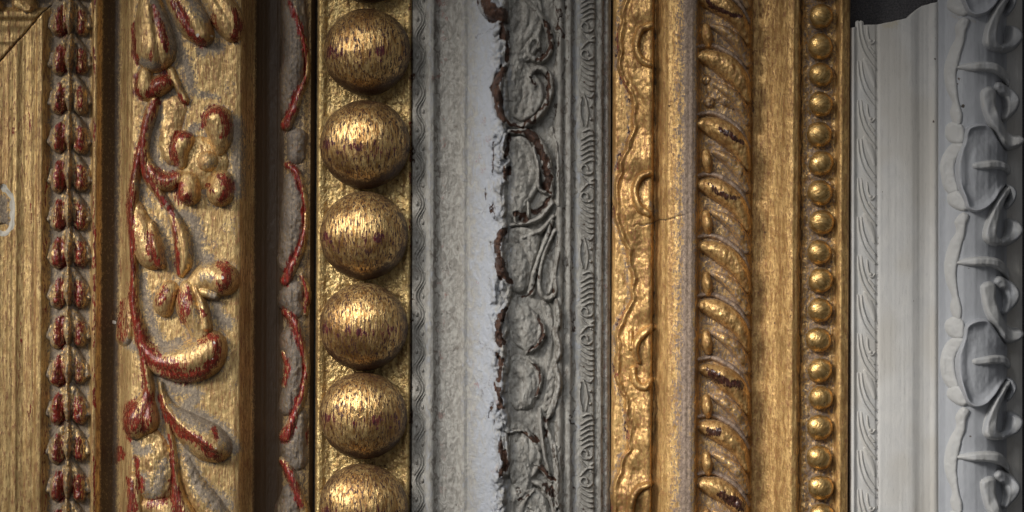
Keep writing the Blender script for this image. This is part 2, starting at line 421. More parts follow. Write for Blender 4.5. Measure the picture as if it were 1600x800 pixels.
# ================================================================== FRAME 1: carved gilt frame with red bole
P1 = [(-70, 57), (10, 58), (20, 58), (24, 61), (30, 58), (38, 57.5), (46, 60), (54, 60), (58, 66), (66, 66), (70, 58), (78, 50), (105, 52), (134, 50), (142, 55),
      (145, 66), (151, 66), (156, 56), (165, 46), (174, 40), (181, 40), (189, 48), (199, 64), (208, 75), (225, 78), (255, 82), (300, 85), (345, 85), (370, 84),
      (378, 81), (383, 66), (390, 44), (400, 28), (412, 18), (430, 15), (440, 20), (450, 28), (470, 31), (482, 26), (487, 14)]
F1 = Frame('gilded_frame', 'worn gold frame with trailing vine, flower and red clay showing through, left of the balls', 'picture frame', 245, -0.005, P1, M_old)
def mitre(u, v):
    up = v < 93 - 1.12 * u
    uu = np.where(up, (93 - v) / 1.12, u); vv = np.where(up, 93 - 1.12 * u, v)
    return up, uu, vv
def ex1(u, v):
    ridg = 1.3 * vnoise(u, v, 4.2, 900, 5) + 0.8 * vnoise(u, v, 2.0, 400, 6)
    mid = ss(206, 214, u) * ss(378, 368, u)
    z = ridg * (1 - mid) + mid * (0.7 * fbm(u, v, 16, 26, 8) + 0.6 * fbm(u, v, 4, 6, 9, 2))
    z = z + 1.2 * fbm(u, v, 30, 90, 4) + 0.45 * fbm(u, v, 3, 9, 31, 2)
    up, uu, vv = mitre(u, v)
    z = z + np.where(up & (u < 160), np.interp(uu, F1.pu, F1.pz) - np.interp(u, F1.pu, F1.pz), 0)
    seam = np.abs(v - (93 - 1.12 * u)) / 1.5
    z = z - 5 * np.exp(-(seam / 1.1) ** 2) * ss(84, 74, u)
    # chip at the left edge
    d = np.hypot((u - 3) / 17, (v - 330) / 40) + 0.18 * fbm(u, v, 12, 14, 44)
    z = z - 4.5 * ss(1.0, 0.86, d)
    return z
F1.extra = ex1
paint(CHALK_GLINT, [(4, 296, 6), (14, 306, 5), (18, 330, 5), (17, 352, 5), (8, 366, 5), (-4, 368, 5)], 1)
paint(WAX, [(2, 315, 9), (6, 345, 9)], 1); 
paint(DIRT_SHADE, [(0, 352, 3), (6, 350, 2)], .8)
# red clay on the fillet and rubbed edges
rs = np.random.RandomState(4)
F1.hk = 1.35; F1.rk = 1.22
for i in range(26):
    v = rs.uniform(-40, 840); L = rs.uniform(12, 60)
    paint(BOLE, [(148 + rs.uniform(-1, 1), v, 1.6), (148, v + L, 1.8)], rs.uniform(.5, .95))
for i in range(16):
    v = rs.uniform(60, 820); u = rs.choice([32, 46, 68, 20]) + rs.uniform(-2, 2)
    paint(BOLE, [(u, v, 1.3), (u, v + rs.uniform(15, 70), 1.3)], rs.uniform(.35, .7))
paint(BOLE, [(183, 712, 12), (175, 722, 8), (184, 706, 8)], 1.0, .3)
paint(DIRT_SHADE, [(182, 714, 7)], .55)
paint(CHALK_GLINT, [(174, 504, 3.2)], 1)
# husk chain
def husk(v0, k, rot=None):
    c = 107 - 0.0
    r1 = rs.uniform(.75, 1.1); r2 = rs.uniform(.75, 1.1); j = rs.uniform(-2, 2)
    paint(BOLE, [(c - 14 + (400 - v0) * .005, v0 + 22, 8 * r1), (c - 14 + (400 - v0) * .005, v0 + 54, 10 * r1)], .98)
    paint(BOLE, [(c + 17 + (400 - v0) * .005, v0 + 28, 8 * r2), (c + 17 + (400 - v0) * .005, v0 + 54, 9 * r2)], .85)
    paint(WAX, [(c - 20, v0 + 6, 12), (c - 22, v0 + 16, 10)], .9); paint(WAX, [(c + 20, v0 + 6, 13), (c + 23, v0 + 16, 10)], .9)
    h1, h2, h3 = rs.uniform(.85, 1.15, 3); w1_, w2_ = rs.uniform(.9, 1.15, 2); e1, e2 = rs.uniform(-3, 3, 2)
    st = [[(c - 5, v0 + 2, 5, 7), (c - 12, v0 + 18, 9, 13 * h1), (c - 17, v0 + 36, 12 * w1_, 19 * h1), (c - 18, v0 + 52 + e1, 11.5 * w1_, 21 * h1)],
          [(c + 5, v0 + 2, 5, 7), (c + 12, v0 + 18, 9, 13 * h2), (c + 17, v0 + 36, 12 * w2_, 18 * h2), (c + 18, v0 + 52 + e2, 11.5 * w2_, 20 * h2)],
          [(c + j, v0 - 2, 3, 12), (c + j, v0 + 18, 6.5, 21 * h3), (c, v0 + 38, 7.5, 25 * h3), (c, v0 + 58, 3, 16)],
          [(c - 27, v0 + 30, 4, 7), (c - 29, v0 + 46, 6, 10)], [(c + 27, v0 + 30, 4, 7), (c + 29, v0 + 46, 6, 10)]]
    def sh(U, V, H, s, q, K):
        g_ = -3.5 * np.exp(-((U - c - 11) / 2.2) ** 2) - 3.5 * np.exp(-((U - c + 11) / 2.2) ** 2) - 2 * np.exp(-((U - c + 2) / 1.8) ** 2) * ss(8, 14, H)
        return g_ * ss(v0 + 8, v0 + 20, V)
    return F1.part('husk', st, sh, rough=1.6, local=True, ns=(7, 9), p=.5, step=1.2, wearf=lambda U, V, H, s, q, K, a: [a[0], np.maximum(a[1], .42 + .4 * ss(12, 4, H)), a[2], a[3]])
HV = [-127, -66, -5, 55, 115, 176, 237, 297, 357, 419, 481, 541, 601, 661, 721, 781, 841, 901]
# red clay areas of the vine (photo positions on the relief)
B = lambda *p, k=1.0: paint(BOLE, [(a - 2, b, c * 1.25) for a, b, c in p], k)
B((212, 40, 3), (214, 70, 4), (219, 102, 4)); B((247, 14, 3), (258, 45, 6), (268, 78, 4)); B((244, 88, 4), (243, 95, 4), k=.8)
B((276, 6, 4), (286, 18, 7), (298, 40, 6), (312, 62, 5), (322, 70, 6)); B((374, 22, 5), (378, 45, 6), (372, 62, 5)); B((340, 30, 5), (344, 45, 4), k=.6)
B((218, 118, 4), (216, 140, 5), (226, 156, 4)); B((240, 148, 7), (258, 130, 10), (272, 130, 5)); B((262, 116, 5), (264, 124, 6))
B((286, 150, 4), (294, 162, 5)); B((252, 158, 5), (240, 178, 6), (231, 205, 6), (227, 232, 6), (231, 262, 6), (244, 290, 5), (262, 318, 5))
B((225, 215, 4), (216, 262, 5), (209, 310, 7), (208, 350, 8), (212, 380, 5), (212, 430, 4), (211, 462, 6), (212, 480, 6))
B((244, 268, 8), (262, 282, 9), (280, 274, 6)); B((272, 326, 4), (279, 350, 3), (281, 380, 3.5), (285, 425, 4))
B((322, 196, 6), (328, 180, 7), (344, 173, 6), (358, 184, 6), (361, 205, 5), (354, 214, 4)); B((300, 212, 5), (284, 214, 8), (276, 232, 8), (282, 256, 4))
B((286, 290, 7), (288, 308, 8), (298, 312, 8)); B((350, 276, 5), (360, 284, 7), (362, 300, 7), (352, 314, 5)); B((332, 292, 4), (340, 300, 4), k=.6)
B((240, 366, 5), (244, 390, 7), (254, 414, 6)); B((348, 412, 5), (362, 420, 7), (364, 440, 6), (354, 450, 6)); B((342, 432, 4), (346, 440, 4), k=.5)
B((265, 450, 6), (262, 462, 8), (258, 472, 5), k=.8); B((290, 462, 9), (296, 480, 9), (292, 500, 6), k=.85); B((301, 448, 4), (304, 465, 3)); B((322, 482, 3), (327, 492, 3.5))
B((214, 486, 6), (222, 510, 8), (230, 540, 9), (252, 562, 12), (280, 580, 12), (302, 588, 9), (318, 580, 7)); B((334, 522, 5), (346, 532, 6), (346, 555, 5), (334, 572, 6), (322, 586, 5)); B((322, 532, 6), (330, 528, 6), k=.7); B((262, 585, 5), (272, 572, 10), (290, 570, 11), k=.8)
B((228, 548, 6), (232, 590, 5), (237, 620, 7), (236, 645, 8), (234, 670, 5)); B((205, 640, 9), (214, 634, 10), (204, 660, 10), (206, 680, 6)); B((226, 640, 6), (216, 664, 10), k=.8)
B((257, 618, 4), (262, 640, 5), (272, 655, 8), (290, 672, 8), (310, 678, 7), (330, 695, 8), (346, 712, 8)); B((342, 668, 4), (346, 680, 4))
B((270, 675, 2.5), (276, 710, 3), (278, 740, 4), (280, 770, 7), (290, 800, 9), (305, 830, 8)); B((217, 715, 4), (222, 735, 5), (226, 760, 6)); B((206, 748, 4), (212, 765, 6), (212, 800, 7))
B((240, 785, 8), (262, 778, 7), k=.8)
B((192, 470, 6), (189, 500, 8), (190, 530, 6), k=.75); B((204, 490, 4), (200, 520, 5), k=.5)
paint(CHALK_GLINT, [(317, 60, 3.5)], 1); paint(CHALK_GLINT, [(334, 59, 2.5)], 1); paint(CHALK_GLINT, [(356, 431, 3.4)], .9, .3)  # white chips on the red, a painted bud highlight among them
paint(CHALK_GLINT, [(343, 534, 2)], .9, .3); paint(CHALK_GLINT, [(338, 560, 1.6)], .8, .3); paint(CHALK_GLINT, [(345, 695, 2.2)], 1)  # white highlights painted on the red leaf rims
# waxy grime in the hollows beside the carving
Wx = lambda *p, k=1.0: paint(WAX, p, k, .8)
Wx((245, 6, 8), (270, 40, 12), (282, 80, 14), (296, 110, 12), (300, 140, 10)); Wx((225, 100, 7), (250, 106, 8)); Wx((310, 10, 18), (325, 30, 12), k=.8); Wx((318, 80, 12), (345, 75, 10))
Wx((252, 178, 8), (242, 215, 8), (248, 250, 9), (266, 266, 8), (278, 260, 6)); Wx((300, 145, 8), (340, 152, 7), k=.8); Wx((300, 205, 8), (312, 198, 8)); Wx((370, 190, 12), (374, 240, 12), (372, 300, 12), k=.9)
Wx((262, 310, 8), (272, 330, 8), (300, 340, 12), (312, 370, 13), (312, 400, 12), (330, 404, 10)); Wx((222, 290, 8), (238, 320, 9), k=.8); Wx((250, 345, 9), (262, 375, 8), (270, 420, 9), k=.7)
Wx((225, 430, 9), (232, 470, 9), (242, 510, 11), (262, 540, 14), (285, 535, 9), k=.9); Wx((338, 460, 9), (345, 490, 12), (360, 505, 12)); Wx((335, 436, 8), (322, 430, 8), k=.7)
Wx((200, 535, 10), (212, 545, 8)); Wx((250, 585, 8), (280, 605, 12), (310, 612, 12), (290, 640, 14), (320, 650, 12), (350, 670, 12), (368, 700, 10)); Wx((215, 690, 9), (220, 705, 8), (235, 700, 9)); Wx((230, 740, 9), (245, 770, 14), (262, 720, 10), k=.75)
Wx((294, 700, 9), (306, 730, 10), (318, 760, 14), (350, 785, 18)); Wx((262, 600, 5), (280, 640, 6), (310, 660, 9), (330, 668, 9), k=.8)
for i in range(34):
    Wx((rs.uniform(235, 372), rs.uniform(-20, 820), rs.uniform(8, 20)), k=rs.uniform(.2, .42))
# outer band
Wx((455, -20, 22), (455, 120, 24), (458, 300, 26), (455, 450, 24), (458, 600, 26), (455, 820, 24), k=.7)
B((452, 0, 3), (464, 30, 4), (474, 60, 3.5), (478, 95, 2.5), (476, 120, 3), (464, 145, 5), (456, 170, 6), (445, 190, 8), (440, 200, 5))
B((446, 256, 5), (458, 262, 6), (466, 280, 4), (474, 310, 3), (476, 340, 3), (471, 378, 5), (458, 405, 6), (446, 435, 7), (440, 442, 5))
B((470, 430, 3), (478, 455, 3.5), (476, 485, 3)); B((444, 488, 6), (456, 500, 7), (462, 520, 5), (470, 540, 4), (476, 570, 3), (472, 612, 4), (462, 636, 5), (455, 660, 6), (446, 682, 9), (438, 688, 6)); B((440, 556, 5), (448, 575, 6), (442, 600, 5), k=.8)
B((440, 724, 5), (450, 740, 7), (460, 762, 6), (470, 790, 6)); B((481, 670, 3), (482, 700, 3), k=.8)
ex_s = dict(rough=.55, p=.55)
for v in HV: husk(v, 0)
# mitre corner: husks of the arm that runs off to the left
def husk_arm(u0):
    st = [[(u0 + 12, 5, 8, 13), (u0 + 32, 9, 10, 14)], [(u0 + 2, -10, 4, 10), (u0 + 26, -10, 8, 20), (u0 + 50, -10, 4, 12)], [(u0 + 12, -26, 8, 13), (u0 + 32, -28, 10, 14)]]
    F1.part('husk', st, rough=1.6, ns=(7, 9), wearf=lambda U, V, H, s, q, K, a: [a[0], np.maximum(a[1], .7 * ss(10, 2, H)), a[2], a[3]])
for u in (-40, 14): husk_arm(u)

def crease(k, w=.22, off=0.0):
    return lambda U, V, H, s, q, K: -k * np.exp(-((q - off) / w) ** 2) * ss(0, .2, s) * ss(1, .8, s)
vein = lambda U, V, H, s, q, K: -1.6 * (np.sin(q * 9.0) > .55) * ss(.0, .3, s) + 0
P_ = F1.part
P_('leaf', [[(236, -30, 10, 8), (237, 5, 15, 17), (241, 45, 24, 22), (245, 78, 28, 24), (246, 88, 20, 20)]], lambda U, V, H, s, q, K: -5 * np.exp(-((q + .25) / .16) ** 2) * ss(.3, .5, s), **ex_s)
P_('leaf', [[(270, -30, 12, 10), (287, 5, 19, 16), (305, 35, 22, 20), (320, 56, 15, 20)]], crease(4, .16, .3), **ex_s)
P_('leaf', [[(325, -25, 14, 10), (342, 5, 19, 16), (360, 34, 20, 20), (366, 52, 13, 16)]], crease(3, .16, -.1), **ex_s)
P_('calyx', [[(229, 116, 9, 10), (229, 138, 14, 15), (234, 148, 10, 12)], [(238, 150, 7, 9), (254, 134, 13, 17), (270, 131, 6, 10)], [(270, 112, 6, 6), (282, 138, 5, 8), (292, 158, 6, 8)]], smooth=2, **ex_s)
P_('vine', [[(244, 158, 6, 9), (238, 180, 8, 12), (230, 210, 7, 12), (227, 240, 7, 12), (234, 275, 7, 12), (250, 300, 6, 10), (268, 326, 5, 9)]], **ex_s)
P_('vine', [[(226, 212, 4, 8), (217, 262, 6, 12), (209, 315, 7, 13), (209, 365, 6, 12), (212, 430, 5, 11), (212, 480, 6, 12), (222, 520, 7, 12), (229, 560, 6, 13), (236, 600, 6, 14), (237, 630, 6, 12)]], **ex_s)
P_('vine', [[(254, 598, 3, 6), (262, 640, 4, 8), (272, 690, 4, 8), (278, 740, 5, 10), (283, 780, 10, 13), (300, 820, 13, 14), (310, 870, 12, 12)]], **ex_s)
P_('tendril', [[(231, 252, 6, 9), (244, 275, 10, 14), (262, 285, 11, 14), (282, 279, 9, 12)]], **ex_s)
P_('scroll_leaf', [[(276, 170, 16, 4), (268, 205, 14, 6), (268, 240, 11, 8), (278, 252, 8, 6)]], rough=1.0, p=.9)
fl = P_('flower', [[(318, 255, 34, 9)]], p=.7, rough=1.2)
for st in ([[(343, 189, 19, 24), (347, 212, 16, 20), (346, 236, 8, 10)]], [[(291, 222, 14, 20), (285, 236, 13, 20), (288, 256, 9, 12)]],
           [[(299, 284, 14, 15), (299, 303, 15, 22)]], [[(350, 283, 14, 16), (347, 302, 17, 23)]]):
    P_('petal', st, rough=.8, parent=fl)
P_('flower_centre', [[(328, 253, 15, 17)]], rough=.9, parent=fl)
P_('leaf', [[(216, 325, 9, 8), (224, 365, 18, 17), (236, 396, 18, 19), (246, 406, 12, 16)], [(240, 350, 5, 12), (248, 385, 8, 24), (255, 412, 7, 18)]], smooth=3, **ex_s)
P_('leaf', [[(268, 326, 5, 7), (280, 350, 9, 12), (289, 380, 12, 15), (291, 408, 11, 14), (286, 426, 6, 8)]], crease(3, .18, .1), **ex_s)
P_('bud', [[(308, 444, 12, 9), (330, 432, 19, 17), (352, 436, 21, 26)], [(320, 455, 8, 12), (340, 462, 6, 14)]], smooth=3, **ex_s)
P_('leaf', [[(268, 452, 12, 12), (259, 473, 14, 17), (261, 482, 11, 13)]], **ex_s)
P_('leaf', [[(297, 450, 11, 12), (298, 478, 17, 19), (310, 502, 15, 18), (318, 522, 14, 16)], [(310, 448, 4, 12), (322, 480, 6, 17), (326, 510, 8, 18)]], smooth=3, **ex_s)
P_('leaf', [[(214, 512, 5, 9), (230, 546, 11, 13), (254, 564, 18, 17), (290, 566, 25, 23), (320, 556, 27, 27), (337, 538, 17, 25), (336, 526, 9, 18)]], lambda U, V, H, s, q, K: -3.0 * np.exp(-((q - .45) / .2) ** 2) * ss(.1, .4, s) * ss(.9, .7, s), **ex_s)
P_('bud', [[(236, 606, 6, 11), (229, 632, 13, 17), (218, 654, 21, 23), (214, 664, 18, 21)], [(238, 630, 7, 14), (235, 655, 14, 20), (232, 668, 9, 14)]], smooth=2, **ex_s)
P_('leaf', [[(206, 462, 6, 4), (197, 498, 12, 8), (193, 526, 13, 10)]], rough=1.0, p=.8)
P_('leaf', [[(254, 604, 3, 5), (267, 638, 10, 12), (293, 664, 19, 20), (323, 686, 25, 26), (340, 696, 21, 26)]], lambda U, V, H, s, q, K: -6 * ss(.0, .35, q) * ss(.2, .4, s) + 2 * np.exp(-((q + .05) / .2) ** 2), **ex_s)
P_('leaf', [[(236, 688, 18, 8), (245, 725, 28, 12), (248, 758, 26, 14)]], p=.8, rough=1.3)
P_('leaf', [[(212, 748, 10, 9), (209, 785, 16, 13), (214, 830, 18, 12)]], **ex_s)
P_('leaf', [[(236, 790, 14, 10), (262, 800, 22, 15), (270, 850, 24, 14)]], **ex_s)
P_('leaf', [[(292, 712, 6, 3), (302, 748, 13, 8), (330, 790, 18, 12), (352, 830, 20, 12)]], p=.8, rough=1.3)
# outer band mounds and red-edged ribbons
for st in ([[(452, -30, 18, 8), (456, 20, 20, 10), (458, 70, 20, 11), (452, 120, 18, 10), (446, 165, 12, 6)]], [[(462, 215, 16, 8), (460, 240, 14, 7)]],
           [[(456, 285, 16, 9), (457, 325, 20, 12), (453, 370, 20, 11), (444, 410, 14, 7)]], [[(456, 455, 16, 8), (448, 470, 18, 9), (456, 485, 14, 7)]],
           [[(448, 530, 15, 8), (458, 560, 16, 11), (457, 595, 16, 10), (446, 635, 15, 9)]], [[(466, 655, 12, 7), (456, 700, 20, 8), (462, 720, 16, 7)]], [[(450, 775, 14, 7), (446, 810, 20, 9), (455, 880, 20, 9)]]):
    P_('scroll_leaf', [[(a, b, q / 1.15, h) for a, b, q, h in t] for t in st], rough=1.6, p=.7, ns=(10, 20), mat=M_brown)
for st in ([[(450, -40, 3, 8), (464, 30, 4, 11), (476, 75, 3.5, 11), (478, 112, 3, 10), (466, 142, 5, 10), (456, 170, 6, 11), (444, 192, 8, 12)]],
           [[(446, 255, 5, 8), (462, 270, 5, 11), (474, 308, 3.5, 11), (476, 345, 3.5, 10), (470, 380, 5, 11), (458, 408, 6, 11), (443, 438, 7, 11)]],
           [[(469, 428, 3, 8), (478, 455, 4, 10), (475, 490, 3, 8)]], [[(443, 487, 6, 8), (458, 504, 6, 11), (470, 540, 4, 10), (477, 575, 4, 10), (471, 614, 5, 11), (458, 650, 6, 11), (443, 684, 9, 13)]],
           [[(438, 722, 5, 7), (450, 740, 7, 12), (462, 770, 6, 11), (474, 800, 6, 10), (478, 840, 4, 8)]], [[(440, 552, 4, 5), (449, 575, 6, 8), (441, 604, 4, 5)]]):
    P_('ribbon', st, rough=.9)
cov1 = blur(F1.cover.astype(float), 5)
def w1(U, V, at):
    u, v = F1.unloc(U, V)
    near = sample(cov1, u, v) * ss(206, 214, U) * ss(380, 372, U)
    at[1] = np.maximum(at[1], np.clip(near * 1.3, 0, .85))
    at[2] = np.maximum(at[2], ss(481, 484, U) * .9 + .55 * ss(432, 440, U)); tr = ss(72, 80, U) * ss(142, 134, U); at[1] = np.maximum(at[1], tr * .8)  # outer band painted browner: wax tone with shade put in
    sc_ = ss(384, 392, U); at[1] = np.maximum(at[1], sc_ * .0)
    at[2] = np.maximum(at[2], .85 * ss(386, 400, U) * ss(448, 436, U) + .75 * ss(152, 160, U) * ss(196, 176, U))  # scotia and cove: shade painted in over brown toning
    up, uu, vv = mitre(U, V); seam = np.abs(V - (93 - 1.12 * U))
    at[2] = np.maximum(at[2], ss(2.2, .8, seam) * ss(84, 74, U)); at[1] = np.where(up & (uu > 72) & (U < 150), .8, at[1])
    return at
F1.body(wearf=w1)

# ================================================================== FRAME 2: large ball moulding
P2 = [(491.5, 30), (494, 37), (497, 40), (503, 38), (508, 34), (514, 33), (627, 33), (632, 35), (637, 37), (640, 34), (642, 28)]
F2 = Frame('beaded_frame', 'narrow gold frame with one row of large round balls down its middle', 'picture frame', 568, -0.005, P2, M_ballbed, .8)
F2.warp = 2.0
F2.extra = lambda u, v: (2.2 * fbm(u, v, 7, 8, 12, 3) + 1.4 * np.abs(fbm(u + 7 * fbm(u, v, 12, 12, 2), v, 5, 9, 13, 2))) * ss(500, 510, u) * ss(640, 630, u) + .8 * fbm(u, v, 5, 40, 14)
for i in range(24): paint(BOLE, [(641, -40 + i * 38, 1.5), (640, -40 + i * 38 + rs.uniform(8, 25), 1.8)], rs.uniform(.4, .9))
def w2(U, V, at):
    at[2] = np.maximum(at[2], .7 * ss(637, 641, U) + .6 * ss(496, 492, U))
    return at
F2.body(wearf=w2)
NS, NR = 150, 96
def ball(cu, cv, r, seed, chip=None):
    th = np.linspace(0, 2 * np.pi, NS, endpoint=False); ph = np.linspace(0.004, np.pi * .62, NR)
    T, Ph = np.meshgrid(th, ph)
    nx, ny, nz = np.sin(Ph) * np.cos(T), np.sin(Ph) * np.sin(T), np.cos(Ph)
    a, b = nx * r, -ny * r
    d = 1.8 * fbm(a + seed * 50, b, 34, 34, 15) + .35 * fbm(a + seed * 31, b, 3.5, 9, 16, 2) + 1.0 * fbm(a + seed * 3, b, 60, 60, 18, 1)
    rr = r + d
    l, _ = F2.loc(cu, cv)
    X = l - F2.uc + nx * rr; Y = 400 - cv + ny * rr; Z = 52 + nz * rr * .86
    R = np.zeros(X.shape)
    ex = np.exp(-((b - .12 * r + 5 * fbm(a, b, 18, 18, seed)) / 13) ** 2)
    R = np.maximum(R, ex * (.12 + .8 * fbm(a + seed * 90, b, 9, 14, 17, 3) + .15))
    for (x, y, q) in [(-.82, .03, .13)] + ([(-.05, .1, .12)] if seed % 2 else [(.35, .05, .15)]):
        R = np.maximum(R, .9 * ss(1.2, .5, np.hypot(a / r - x, b / r - y) / q))
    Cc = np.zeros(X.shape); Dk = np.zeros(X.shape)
    rim = ss(.62, 1.0, np.sin(Ph)); Dk = .62 * rim + .25 * ss(.25, .9, b / r) + .2 * fbm(a, b + seed * 40, 20, 14, 19)  # shade painted into the gilding towards the rim and lower side
    if chip:
        x, y, ru, rv = chip
        e = np.hypot((a - x) / ru, (b - y) / rv) + .25 * fbm(a, b, 5, 5, 20)
        Cc = ss(1.1, .7, e) * (Ph < 1.57); R = R * (1 - Cc); Dk = np.maximum(Dk * (1 - Cc), ss(.25, .1, np.abs(e - 1.15)))
    n = NR * NS; idx = np.arange(n).reshape(NR, NS); nxt = np.roll(idx, -1, 1)
    F = np.stack([idx[:-1], idx[1:], nxt[1:], nxt[:-1]], -1).reshape(-1, 4)
    co = np.stack([X, Y, Z], -1).reshape(-1, 3)
    top = np.array([[l - F2.uc, 400 - cv, 52 + r * .86]])
    co = np.vstack([co, top]) * S
    F = np.vstack([F, np.stack([np.full(NS, n), idx[0], nxt[0], np.full(NS, n)], 1)]) if False else F
    # close the tiny pole hole with one n-gon-free fan: collapse first ring
    co[:NS] = top * S
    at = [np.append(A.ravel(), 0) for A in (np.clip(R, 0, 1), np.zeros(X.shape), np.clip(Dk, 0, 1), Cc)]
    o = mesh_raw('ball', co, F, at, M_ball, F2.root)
    return o
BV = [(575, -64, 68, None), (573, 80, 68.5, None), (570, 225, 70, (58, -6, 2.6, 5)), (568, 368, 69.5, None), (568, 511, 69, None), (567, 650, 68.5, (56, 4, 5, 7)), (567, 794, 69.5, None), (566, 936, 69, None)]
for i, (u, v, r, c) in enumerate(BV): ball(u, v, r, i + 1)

# ================================================================== FRAME 3: distressed grey acanthus frame
P3 = [(643, 34), (646, 38), (649, 40), (662, 42), (665, 47), (671, 52), (677, 50), (681, 42), (686, 39), (700, 38), (715, 40), (720, 44), (724, 48), (728, 47), (731, 46), (734, 49), (750, 61), (768, 77),
      (780, 83), (787, 84), (795, 74), (808, 65), (835, 59), (855, 55), (866, 55), (869, 62), (874, 66), (879, 62), (882, 55), (886, 60), (891, 61), (895, 54), (899, 51), (906, 52), (912, 51), (928, 49), (931, 42), (935, 46), (941, 45),
      (944, 36), (948, 39), (952, 36), (955, 28)]
F3 = Frame('painted_frame', 'chipped grey painted frame with brown-edged leaf scrolls, in the middle', 'picture frame', 800, -0.002, P3, M_grey, 1.0)
def ex3(u, v):
    z = .6 * fbm(u, v, 3.2, 4.5, 22, 2) + .5 * vnoise(u, v, 3, 300, 25)
    z = z + (1.6 * fbm(u, v, 7, 9, 23, 3)) * ss(684, 690, u) * ss(722, 716, u)
    thick = ss(732, 738, u) * ss(880, 860, u)
    z = z + thick * (1.3 * fbm(u, v, 9, 24, 24, 3) + 1.0 * fbm(u, v, 4, 9, 28, 2))
    rag = ss(762, 776, u) * ss(800, 790, u)
    z = z + rag * 4.5 * fbm(u, v, 10, 15, 26, 3)
    z = z + ss(790, 800, u) * ss(868, 860, u) * 3.2 * fbm(u, v, 18, 22, 27, 3)
    return z
F3.extra = ex3; F3.warp = 7.0; F3.loss = 2.2; F3.hk = 1.55
G = lambda *p, k=1.0: paint(CHALK_GLINT, p, k, .95)
Bn = lambda *p, k=1.0: paint(BOLE, [(q[0], q[1], q[2] * .85) for q in p], k, .6)
G((764, -60, 34), (762, 100, 32), (764, 300, 34), (761, 500, 32), (764, 700, 34), (762, 900, 32), k=.9)
G((672, -60, 5), (670, 400, 5), (668, 900, 5), k=.45); G((900, -60, 7), (902, 400, 7), (898, 900, 7), k=.5); G((725, -60, 3), (725, 900, 3), k=.4)
for i in range(60):
    v = rs.uniform(-40, 840); paint(WAX, [(688 + rs.uniform(-5, 9), v, rs.uniform(3, 9))], rs.uniform(.35, .8), .9)
for i in range(46):
    v = rs.uniform(-40, 840); paint(DIRT_SHADE, [(rs.uniform(684, 718), v, rs.uniform(4, 10))], rs.uniform(.3, .7), .9)
for i in range(26):
    v = rs.uniform(-40, 840); paint(WAX, [(rs.uniform(740, 784), v, rs.uniform(3, 9))], rs.uniform(.3, .8), .9); paint(DIRT_SHADE, [(rs.uniform(738, 782), v + 20, rs.uniform(3, 9)), (rs.uniform(745, 782), v + 30, 4)], rs.uniform(.2, .55), .9)
for i in range(40):
    v = rs.uniform(-40, 840); paint(DIRT_SHADE, [(rs.uniform(785, 872), v, rs.uniform(6, 16))], rs.uniform(.3, .6), .9)
paint(DIRT_SHADE, [(682.5, -60, 1.6), (681, 400, 1.8), (680, 900, 1.6)], .9); 
for uu_ in (867, 882, 896, 932, 944):
    paint(DIRT_SHADE, [(uu_ + .8, -60, 1.4), (uu_, 400, 1.5), (uu_ - .8, 900, 1.4)], .95)
for i in range(30):
    v = rs.uniform(-40, 840); uu_ = rs.choice([868, 883, 896, 874]); Bn((uu_, v, 1.4), (uu_, v + rs.uniform(6, 30), 1.4), k=.8)
paint(DIRT_SHADE, [(654, -60, 8), (652, 400, 8), (650, 900, 8)], .42)
paint(DIRT_SHADE, [(947, -60, 4), (949, 400, 4), (947, 900, 4)], .5); paint(WAX, [(947, -60, 4), (949, 400, 4), (947, 900, 4)], .42)
# losses down to brown
Bn((758, 4, 12), (766, 18, 15), (780, 28, 12), (790, 36, 7)); Bn((786, 44, 5), (789, 60, 7), (792, 82, 6), (790, 100, 5), k=.9)
Bn((786, 112, 6), (779, 135, 8), (778, 165, 8), (784, 185, 6), (797, 194, 3), (812, 196, 3), (828, 188, 5), (842, 174, 5), (853, 155, 4), (858, 130, 5), (854, 112, 3), k=.95)
Bn((846, 30, 2.5), (856, 45, 4), (860, 70, 4), (855, 85, 3.5), (842, 92, 2.5)); Bn((832, 122, 3), (837, 133, 4), k=.9); Bn((841, 66, 2), (842, 73, 2.5), k=.9)
Bn((802, 206, 3), (820, 206, 5), (836, 218, 7), (848, 240, 8), (855, 265, 9), (854, 290, 9), (860, 300, 4)); Bn((796, 214, 6), (793, 232, 8), (788, 246, 4)); Bn((788, 262, 4), (790, 278, 5)); Bn((770, 222, 2), (771, 240, 3), (768, 262, 4), (770, 272, 2), k=.7)
Bn((760, 300, 2.5), (759, 312, 2), k=.6); Bn((772, 320, 2), (772, 340, 2.5), k=.8)
Bn((812, 334, 5), (820, 346, 5)); Bn((833, 326, 5), (842, 334, 6), (854, 322, 5), (861, 310, 3)); Bn((858, 345, 3), (862, 352, 3), (852, 368, 2), k=.8); Bn((842, 372, 3), (836, 382, 3), k=.8)
Bn((786, 358, 6), (780, 378, 9), (781, 400, 9), (785, 425, 8), (794, 438, 5)); Bn((790, 480, 4), (780, 500, 6), (778, 520, 7), (782, 535, 6)); Bn((782, 550, 5), (785, 570, 5), (780, 590, 4)); Bn((776, 600, 4), (780, 620, 5), (785, 635, 3))
Bn((838, 494, 2.5), (846, 508, 4), (849, 522, 4), (840, 538, 4), (826, 547, 3)); Bn((826, 562, 2.5), (838, 574, 4), (844, 590, 4), (840, 612, 4)); Bn((837, 420, 3), (836, 440, 3), (826, 461, 2.5), (818, 462, 2)); Bn((862, 430, 4), (860, 452, 6), (855, 460, 5))
